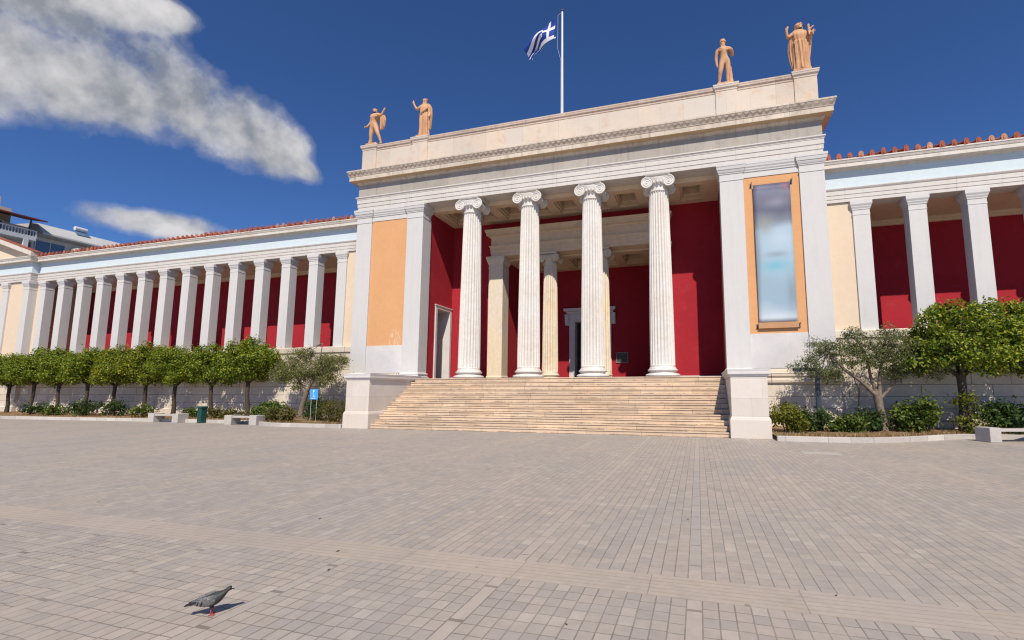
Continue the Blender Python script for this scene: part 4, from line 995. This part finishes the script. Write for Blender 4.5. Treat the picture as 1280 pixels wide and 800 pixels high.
# 2: draped figure raising its right arm
r = statue('long-robed statue raising one arm, second from the left', -7.50); plinth(r)
bd = figure(r, mt, up(dict(shl=(-.21, .01, 1.60), ell=(-.46, -.03, 1.50), wrl=(-.58, -.1, 1.76), hal=(-.60, -.11, 1.86), fil=(-.60, -.11, 1.96),
    elr=(.30, .04, 1.28), wrr=(.33, -.1, 1.02), har=(.33, -.14, .95), fir=(.33, -.17, .88))), .15)
robe(r, mt, [(0, .0, 1.58, .24, .17), (0, 0, 1.47, .25, .19), (0, 0, 1.24, .215, .17), (0, 0, 1.02, .245, .19), (.0, 0, .55, .235, .18), (0, 0, .25, .25, .19), (0, 0, .02, .275, .21)], 12, .022, 'robe', 3)
robe(r, mt, [(.2, .02, 1.66, .08, .12), (.26, .02, 1.5, .10, .13), (.30, .02, 1.1, .09, .11), (.30, .03, .75, .07, .09), (.29, .03, .35, .05, .07)], 8, .02, 'mantle', 5)
b = MB(); b.tube([(-.24, -.05, 1.12), (-.05, -.20, 1.16), (.16, -.16, 1.34), (.27, -.02, 1.55)], [.05, .06, .06, .05], 8); b.build('sash', mt, r, smooth=60)
b = MB(); hand(b, (-.60, -.11, 1.86), (0, 0, 1), (-1, 0, 0)); b.build('fingers', mt, bd, smooth=50)
finish(r)
# 3: unclothed standing youth beside a trunk
r = statue('nude male statue standing beside a stump, third from the left', 7.47); plinth(r)
bd = figure(r, mt, up(dict(pelvis=(.03, 0, 1.06), chest=(0, 0, 1.46), chin=(-.03, -.04, 1.78), skull=(-.02, -.02, 1.90), crown=(-.01, -.02, 1.98),
    shl=(-.26, .01, 1.56), ell=(-.31, .03, 1.24), wrl=(-.29, -.03, .96), hal=(-.28, -.05, .87), fil=(-.28, -.07, .78),
    shr=(.26, .01, 1.59), elr=(.36, .10, 1.32), wrr=(.34, -.10, 1.36), har=(.31, -.16, 1.42), fir=(.29, -.19, 1.48),
    hil=(-.09, 0, 1.0), knl=(-.16, -.10, .56), cal=(-.19, -.06, .38), anl=(-.22, -.02, .10), tol=(-.25, -.18, .04), hir=(.14, 0, 1.0), knr=(.14, -.02, .55), anr=(.13, .03, .10))), -.5, 'nude')
b = MB(); b.tube([(.26, .10, 0), (.25, .1, .3), (.23, .1, .75), (.22, .08, .88)], [.11, .09, .075, .05], 10); b.build('stump_support', mt, r, smooth=50)
b = MB(); b.lathe(-.02, -.01, [(.13, 1.90), (.135, 1.93), (.118, 1.97), (.10, 2.02), (.05, 2.06), (.01, 2.07)], 20); b.build('helmet', mt, bd, smooth=50)
b = MB(); hand(b, (-.28, -.05, .87), (0, -.1, -1), (0, -1, 0)); b.build('fingers', mt, bd, smooth=50)
finish(r)
# 4: veiled robed figure carrying a child
r = statue('robed and veiled statue carrying a child, outermost on the right', 10.50, 0, 1.09); plinth(r)
bd = figure(r, mt, up(dict(chin=(.02, -.05, 1.78), skull=(.01, -.03, 1.90), crown=(.0, -.02, 1.98), shl=(-.21, .01, 1.60), ell=(-.42, -.05, 1.46), wrl=(-.46, -.12, 1.72), hal=(-.43, -.13, 1.80), fil=(-.40, -.14, 1.88),
    elr=(.34, .0, 1.33), wrr=(.42, -.15, 1.42), har=(.46, -.18, 1.47), fir=(.48, -.2, 1.54))), -.35)
robe(r, mt, [(0, .0, 1.60, .23, .16), (0, 0, 1.47, .25, .19), (0, 0, 1.30, .20, .16), (0, 0, 1.27, .195, .155), (0, 0, 1.23, .25, .19), (0.02, 0, 1.05, .25, .19), (.03, 0, .55, .26, .19), (0.03, 0, .25, .27, .20), (0.03, 0, .02, .29, .22)], 13, .024, 'robe', 8)
robe(r, mt, [(-.20, .06, 1.66, .10, .10), (-.27, .07, 1.40, .10, .09), (-.29, .08, 1.0, .10, .08), (-.27, .08, .6, .09, .07), (-.25, .08, .22, .05, .05)], 8, .022, 'mantle', 9)
robe(r, mt, [(.36, .04, 1.40, .10, .09), (.34, .06, 1.1, .08, .08), (.31, .06, .8, .07, .07), (.29, .06, .5, .05, .06)], 7, .02, 'sleeve', 10)
robe(r, mt, [(0, .02, 2.03, .05, .06), (0, .03, 1.98, .13, .12), (0, .05, 1.86, .145, .12), (0, .07, 1.72, .14, .09), (0, .08, 1.58, .17, .08)], 9, .008, 'veil', 11)
skin('child', dict(pel=((.34, -.13, 1.46), .055), chs=((.32, -.14, 1.60), .055), nk=((.31, -.14, 1.68), .03), hd=((.31, -.15, 1.76), .062), ht=((.31, -.14, 1.81), .04), k1=((.42, -.22, 1.42), .035), f1=((.44, -.24, 1.28), .025), a1=((.40, -.18, 1.62), .028), h1=((.49, -.17, 1.70), .025), k2=((.30, -.24, 1.40), .035), f2=((.31, -.26, 1.27), .025)),
     [('pel', 'chs'), ('chs', 'nk'), ('nk', 'hd'), ('hd', 'ht'), ('pel', 'k1'), ('k1', 'f1'), ('chs', 'a1'), ('a1', 'h1'), ('pel', 'k2'), ('k2', 'f2')], mt, r)
b = MB(); hand(b, (-.43, -.13, 1.80), (.3, 0, 1), (-1, 0, .2)); hand(b, (.46, -.18, 1.47), (.2, -.1, 1), (1, 0, 0)); b.build('fingers', mt, bd, smooth=50)
finish(r)

# ------------------------------------------------------------------ pigeon
pg = thing('pigeon', 'grey pigeon standing alone on the plaza paving in the foreground', 'pigeon', (2.70, -16.88, 0), math.radians(36)); pg.scale = (.76, .86, .86)
def feather(name, stops, sc_=60, axis=None):
    t = NT(name); n = t.noise(t.pos, sc_, 4, .7); t.col(t.ramp(n, stops)); t.rough(.55); t.bump(t.noise(t.pos, 140, 3), .5, .003); return t.m
m_body = feather('pigeon_grey', [(.3, (.025, .028, .034)), (.6, (.055, .06, .07)), (.75, (.10, .105, .118))])
m_wing = feather('pigeon_wing', [(.40, (.035, .037, .042)), (.5, (.20, .195, .19)), (.55, (.05, .05, .055)), (.64, (.34, .32, .30))], 95)
m_neck = feather('pigeon_neck', [(.3, (.03, .03, .028)), (.55, (.045, .055, .045)), (.75, (.07, .05, .06))])
m_dark = plain('pigeon_dark_feather', (.03, .03, .032), .6, .3, 50)
m_pink = plain('pigeon_foot_pink', (.42, .10, .10), .6, .3, 50)
m_beak = plain('pigeon_beak', (.05, .045, .045), .4, .2, 50)
def lofty(rings, n=20):
    """rings along x: (x, z, halfwidth, halfheight)"""
    b = MB(); vs = []; fs = []
    for x, z, w, h in rings:
        for i in range(n):
            a = 2 * PI * i / n; vs.append((x, w * math.cos(a), z + h * math.sin(a)))
    m = len(rings)
    for k in range(m - 1):
        for i in range(n): j = (i + 1) % n; fs.append((k * n + i, k * n + j, k * n + n + j, k * n + n + i))
    fs.append(tuple(range(n))); fs.append(tuple((m - 1) * n + i for i in range(n - 1, -1, -1)))
    return b.add(vs, fs)
bd = lofty([(-.095, .112, .012, .008), (-.075, .110, .028, .022), (-.045, .108, .043, .037), (-.01, .112, .052, .047), (.025, .118, .053, .050), (.054, .126, .048, .046), (.078, .138, .039, .038), (.097, .152, .030, .030), (.110, .166, .024, .025), (.119, .178, .0215, .022), (.131, .186, .0215, .0195), (.143, .185, .017, .0155), (.151, .181, .009, .009)]).build('body', [m_body, m_neck], pg, smooth=80)
for p in bd.data.polygons:
    if p.center.x > .060: p.material_index = 1
md = bd.modifiers.new('sub', 'SUBSURF'); md.levels = 1; md.render_levels = 2
lofty([(-.192, .094, .022, .003), (-.185, .095, .026, .005), (-.14, .101, .024, .009), (-.085, .109, .024, .014), (-.06, .111, .02, .016)]).build('tail', m_dark, pg, smooth=80)
for s in (-1, 1):
    b = MB(); n = 12; rings = [(-.150, .108, .006, .005), (-.12, .112, .010, .016), (-.08, .115, .012, .028), (-.035, .119, .013, .037), (.01, .123, .013, .040), (.04, .128, .010, .032), (.055, .130, .004, .016)]; vs = []; fs = []
    base = [.012, .020, .032, .043, .047, .042, .036]
    for (x, z, w, h), oy in zip(rings, base):
        for i in range(n):
            a = 2 * PI * i / n; vs.append((x, s * (oy + w * math.cos(a)), z + h * math.sin(a)))
    for k in range(len(rings) - 1):
        for i in range(n): j = (i + 1) % n; fs.append((k * n + i, k * n + j, k * n + n + j, k * n + n + i))
    fs.append(tuple(range(n))); fs.append(tuple((len(rings) - 1) * n + i for i in range(n - 1, -1, -1)))
    w = b.add(vs, fs).build('wing', m_wing, pg, smooth=80)
    b = MB()      # dark wing bars and primaries
    for x, zt, zb, oy in ((-.055, .142, .088, .046), (-.085, .136, .092, .036)):
        b.tube([(x + .012, s * (oy - .008), zt), (x, s * (oy + .004), (zt + zb) / 2), (x - .006, s * oy, zb)], [.006, .008, .005], 6)
    b.tube([(-.10, s * .03, .118), (-.14, s * .022, .112), (-.172, s * .014, .106)], [.010, .008, .003], 7)
    b.build('wing_bar', m_dark, w, smooth=60)
    b = MB(); fx = .008; fy = s * .020
    b.tube([(fx - .004, fy, .078), (fx + .004, fy, .048)], [.013, .006], 8)
    b.build('thigh', m_body, pg, smooth=60)
    b = MB(); b.tube([(fx + .004, fy, .052), (fx - .002, fy, .006)], [.0055, .0045], 7)
    for a, L in ((-.55, .032), (0, .038), (.55, .032), (PI, .018)):
        b.tube([(fx - .002, fy, .007), (fx - .002 + L * .6 * math.cos(a), fy + L * .6 * math.sin(a), .007), (fx - .002 + L * math.cos(a), fy + L * math.sin(a), .003)], [.005, .004, .002], 6)
    b.build('leg', m_pink, pg, smooth=60)
    b = MB(); b.lathe(0, 0, [(.0005, -.003), (.003, -.0015), (.0036, .0), (.003, .0015), (.0005, .003)], 10)
    e = b.build('eye', plain('pigeon_eye', (.45, .10, .03), .2, .1), bd, smooth=80); e.location = (.136, s * .0195, .190)
bk = lofty([(.147, .1815, .006, .006), (.157, .1785, .005, .005), (.167, .1745, .0035, .004), (.172, .1710, .001, .0012)], 10).build('beak', m_beak, bd, smooth=60)
MB().lathe(.153, 0, [(.0005, .1845), (.004, .1855), (.0035, .188), (.0005, .1895)], 10).build('cere', plain('pigeon_cere', (.55, .53, .5), .6), bd, smooth=80)

# ------------------------------------------------------------------ leaf litter on the plaza
lm = plain('dead_leaf', (.09, .055, .035), .9, .4, 30)
spots = [(325, 649), (405, 688), (422, 713), (690, 772), (1008, 745), (865, 655)]
import mathutils
LS = [(1.56, -14.75), (2.60, -15.62), (2.87, -16.02), (5.05, -16.35), (6.85, -15.4), (5.75, -13.6), (-2.0, -14.9), (8.4, -12.3), (1.2, -12.2), (3.4, -11.4)]
first_leaf = None
for i, (x, y) in enumerate(LS):
    if first_leaf is None:
        o = MB().add([(-.045, 0, .004), (-.01, -.022, .012), (.035, -.015, .006), (.06, .004, .014), (.03, .022, .008), (-.015, .02, .014)], [(0, 1, 5), (1, 2, 4, 5), (2, 3, 4)]).build('fallen_leaf', lm)
        tag(o, 'small dark dry leaf lying on the pale plaza paving', 'fallen leaf', 'dry leaves scattered on the plaza'); first_leaf = o
    else: o = first_leaf.copy(); COL.objects.link(o)
    o.location = (x, y, .002); o.rotation_euler = (0, 0, R.uniform(0, 6)); k = R.uniform(.25, .5); o.scale = (k, k, k)
tag(MB().box(-.42, .42, -.22, .22, -.02, .006).build('drain_cover', plain('pale_drain_stone', (.47, .43, .38), .7, .3, 20), loc=(8.75, -6.65, 0), bevel=.004), 'flat pale stone drain cover in the paving before the right stair pedestal', 'drain cover')

# ------------------------------------------------------------------ apartment blocks beyond the left wing
def flat_window(parent, x, y0, y1, z0, z1):
    f = MB()
    f.box(x, x + .09, y0 - .06, y0, z0 - .06, z1 + .06); f.box(x, x + .09, y1, y1 + .06, z0 - .06, z1 + .06); f.box(x, x + .09, y0, y1, z1, z1 + .06); f.box(x, x + .12, y0, y1, z0 - .06, z0); f.box(x, x + .07, (y0 + y1) / 2 - .03, (y0 + y1) / 2 + .03, z0, z1)
    o = f.build('window', M['con_white'], parent); MB().box(x - .02, x + .03, y0, y1, z0, z1).build('pane', M['glass'], o)
A = thing('apartment_building', 'apartment block with deep balconies and a dark red awning at the far left', 'building', (-60, 0, 0), math.radians(-1.2))
MB().box(-14, -1.8, -16, 10.2, 0, 18.7).build('wall', M['con_beige'], A)
MB().box(-13, -3.2, -15.5, 9.4, 18.7, 20.6).build('penthouse', M['con_beige'], A)
for z in (14.75, 17.0):
    o = MB().box(-1.8, .05, -16, 10.1, z, z + .2).build('balcony', M['con_white'], A)
    b = MB(); b.box(-.08, .08, -16, 10.1, z + .95, z + 1.05); b.box(-.05, .05, -16, 10.1, z + .2, z + .42)
    y = -15.9
    while y < 10.1: b.box(-.025, .025, y, y + .05, z + .42, z + .95); y += .22
    b.box(-1.7, .06, 10.02, 10.12, z + .2, z + 1.05)
    b.build('railing', M['con_white'], o)
    for y in (-12, -6, -1, 4, 9.2): MB().box(-.12, .12, y, y + .35, z + .2 - 2.2, z).build('balcony_pier', M['con_white'], A)
    for y in (-13.5, -9.5, -4.5, -.2, 3.2, 6.6): flat_window(A, -1.8, y, y + 1.7, z + .3, z + 1.75)
for y in (2.0, 5.6, 9.6): MB().box(-.2, -.08, y, y + .1, 17.2, 19.15).build('awning_post', M['shade'], A)
MB().prism([(-3.4, 20.1), (.5, 19.25), (.5, 19.12), (-3.4, 19.9)], -16., 10.6, 'Y').build('awning', M['awning'], A)
b = MB(); b.box(-3.2, -3.1, -15.5, 5.8, 21.55, 21.65); 
for y in (-15, -11, -7, -3, 1, 5.5): b.box(-3.2, -3.1, y, y + .1, 20.6, 21.55)
b.build('roof_railing', M['con_white'], A)
c = MB().box(-4.6, -3.3, 5.9, 8.6, 20.6, 21.6).build('chimney', M['con_beige'], A, bevel=.02)
MB().lathe(-3.9, 6.8, [(.28, 21.6), (.28, 21.8), (.18, 22.0), (.02, 22.05)], 12).build('cowl', M['shade'], c, smooth=40)
B = thing('apartment_building', 'pale apartment block with a sloping grey roof behind the left wing', 'building', (-60, 10.8, 0), math.radians(-2.2))
MB().box(-14, -2.2, 0, 27, 0, 18.1).build('wall', M['con_white'], B)
MB().prism([(-.6, 18.15), (-.6, 18.32), (-1.9, 19.5), (-9, 20.1), (-9, 18.12), (-2.2, 18.12)], .1, 27, 'Y').build('sloping_roof', M['con_grey'], B)
MB().box(-2.2, .0, 0, 27, 15.3, 15.5).build('balcony', M['con_white'], B)
MB().box(-.06, .0, 3.6, 27, 15.5, 16.3).build('balcony_panel', M['con_white'], B)
MB().box(-1.9, .1, 2.7, 2.95, 15.5, 17.3).build('party_wall', M['con_white'], B)
MB().box(-1.9, -.1, 9.0, 9.2, 15.5, 17.9).build('party_wall', M['con_white'], B)
for y in (.3, 3.3, 6.1, 9.6, 12.6, 16, 20): flat_window(B, -2.2, y, y + 2.3, 15.7, 17.7)
hh = thing('roof_tank', 'white solar water tank standing on the sloping grey roof', 'water tank', (-62.0, 14.6, 19.35)); hh.scale = (.7, .7, .7)
MB().tube([(0, -.7, .95), (0, .8, .95)], .36, 16).build('tank', M['con_white'], hh, smooth=40)
MB().prism([(-.2, .7), (1.0, -.3), (1.05, -.22), (-.15, .78)], -.8, .9, 'Y').build('solar_panel', M['glass'], hh)
b = MB(); 
for y in (-.5, .6): b.box(-.1, -.02, y, y + .06, -.4, .7)
b.build('stand', M['steel'], hh)

# ------------------------------------------------------------------ sun, sky, camera
SUN_AZ, SUN_EL = math.radians(18.5), math.radians(48.2)        # azimuth: towards +X from the facade normal (-Y)
sd = Vector((math.sin(SUN_AZ) * math.cos(SUN_EL), -math.cos(SUN_AZ) * math.cos(SUN_EL), math.sin(SUN_EL)))
l = bpy.data.lights.new('sun', 'SUN'); l.energy = 4.6; l.angle = math.radians(.53); l.color = (1., .925, .80)
lo = bpy.data.objects.new('sun', l); COL.objects.link(lo); lo.rotation_euler = sd.to_track_quat('Z', 'Y').to_euler()
w = bpy.data.worlds.new('World'); sc.world = w; w.use_nodes = True
T = w.node_tree; bg = T.nodes['Background']
sky = T.nodes.new('ShaderNodeTexSky'); sky.sky_type = 'NISHITA'; sky.sun_disc = False
sky.sun_elevation = SUN_EL; sky.sun_rotation = math.atan2(sd.x, sd.y); sky.altitude = 1500; sky.air_density = 1.0; sky.dust_density = .2; sky.ozone_density = 4.5
CLO = [(4.6, 4.9, 5.3), (8.2, 8.15, 8.35), (11.4, 11.1, 11.0)]; SKYT = (.80, 1.14, 1.64)
class WN(NT):
    def __init__(s): s.t = T
W = WN()
tc = T.nodes.new('ShaderNodeTexCoord'); D = tc.outputs['Generated']
dx, dy, dz = W.sep(D)
# clouds: soft masses placed by compass bearing and elevation in the sky
az = W.math('MULTIPLY', W.math('ARCTAN2', dx, dy), 180 / PI); el = W.math('MULTIPLY', W.math('ARCSINE', dz), 180 / PI)
n1 = W.noise(D, 7.2, 9, .56, 0.)
vu = T.nodes.new('ShaderNodeVectorMath'); vu.operation = 'ADD'; W.L(D, vu.inputs[0]); vu.inputs[1].default_value = (.020, -.006, .024)
n1u = W.noise(vu.outputs[0], 7.5, 6, .52, 0.)
n1s = W.noise(D, 7.5, 6, .52, 0.)
n2 = W.noise(D, 30., 8, .65, 0.); nl = W.noise(D, 3.6, 3, .5, 0.)
def ell(ca, ce, ra, re, ang=0):
    c, s_ = math.cos(math.radians(ang)), math.sin(math.radians(ang))
    ux = W.math('MULTIPLY', W.math('SUBTRACT', az, ca), .9); uy = W.math('SUBTRACT', el, ce)
    a = W.math('DIVIDE', W.math('ADD', W.math('MULTIPLY', ux, c), W.math('MULTIPLY', uy, s_)), ra)
    b_ = W.math('DIVIDE', W.math('SUBTRACT', W.math('MULTIPLY', uy, c), W.math('MULTIPLY', ux, s_)), re)
    return W.math('SUBTRACT', 1., W.math('SQRT', W.math('ADD', W.math('MULTIPLY', a, a), W.math('MULTIPLY', b_, b_))))
CLOUDS = [(-70.5, 24.8, 7.5, 4.9), (-65, 24.6, 5.2, 4.0), (-61, 24.9, 4.8, 3.9), (-57.4, 26.0, 5.0, 5.2, -8), (-53.4, 25.5, 4.8, 4.3, -14), (-49.6, 24.6, 3.9, 3.1, -22), (-46.6, 23.2, 2.3, 1.5, -25),
          (-63.6, 32.6, 5.6, 2.2, 5), (-69.5, 30.4, 5, 3.2), (-59.6, 33.0, 2.6, 1.3), (-77, 27, 7, 6), (-58.2, 15.4, 5.0, 1.5, 5), (-60.2, 15.3, 2., 1.2)]
m_ = None
for q in CLOUDS:
    e = ell(*q); m_ = e if m_ is None else W.math('SMOOTH_MAX', m_, e, .25)
f = W.math('ADD', m_, W.math('MULTIPLY', W.math('SUBTRACT', n1, .5), 1.7))
f = W.math('ADD', f, W.math('MULTIPLY', W.math('SUBTRACT', n2, .5), .30))
mask = W.ramp(f, [(.0, 0), (.20, .25), (.36, .72), (.58, .95), (.9, 1)], 'LINEAR')
sh = W.math('MULTIPLY_ADD', W.math('SUBTRACT', n1s, n1u), 2.6, .52)
sh = W.math('MULTIPLY_ADD', W.math('SUBTRACT', nl, .5), .7, sh)
sh = W.math('MULTIPLY_ADD', W.math('SUBTRACT', n2, .5), .12, sh)
# brighter towards the sunlit right hand lobe
sh = W.math('ADD', sh, W.ramp(W.math('MULTIPLY_ADD', az, 1 / 40., 2.), [(.15, -.14), (.45, .0), (.65, .12)]) if False else W.math('MULTIPLY', W.math('ADD', az, 58.), .009))
cc = W.ramp(sh, [(.2, CLO[0]), (.5, CLO[1]), (.8, CLO[2])])
skc = W.mix(1., sky.outputs[0], SKYT, 'MULTIPLY')
mixc = W.mix(W.math('MULTIPLY', mask, .95), skc, cc)
T.links.new(mixc, bg.inputs[0]); bg.inputs[1].default_value = .061

cam = bpy.data.cameras.new('camera'); co = bpy.data.objects.new('camera', cam); COL.objects.link(co); sc.camera = co
co.location = (5.91503, -19.39739, 1.5); co.rotation_euler = (PI / 2 + .1152863, 0, .2760999)
cam.sensor_width = 36; cam.lens = 574.8548 / 1280 * 36; cam.shift_x = -68.439 / 1280; cam.shift_y = 22.614 / 1280
cam.clip_start = .05; cam.clip_end = 3000
sc.view_settings.view_transform = 'Standard'; sc.view_settings.look = 'None'; sc.view_settings.exposure = .1; sc.view_settings.gamma = 1
sc.view_settings.use_curve_mapping = False
sc.render.engine = 'CYCLES'
sc.cycles.use_denoising = True; sc.cycles.filter_width = 1.2 if hasattr(sc.cycles, 'filter_width') else 1.5; sc.cycles.max_bounces = 8; sc.cycles.diffuse_bounces = 2; sc.cycles.transmission_bounces = 4
sc.cycles.sample_clamp_indirect = 6; sc.cycles.use_adaptive_sampling = True; sc.cycles.adaptive_threshold = .01
bpy.context.view_layer.update()
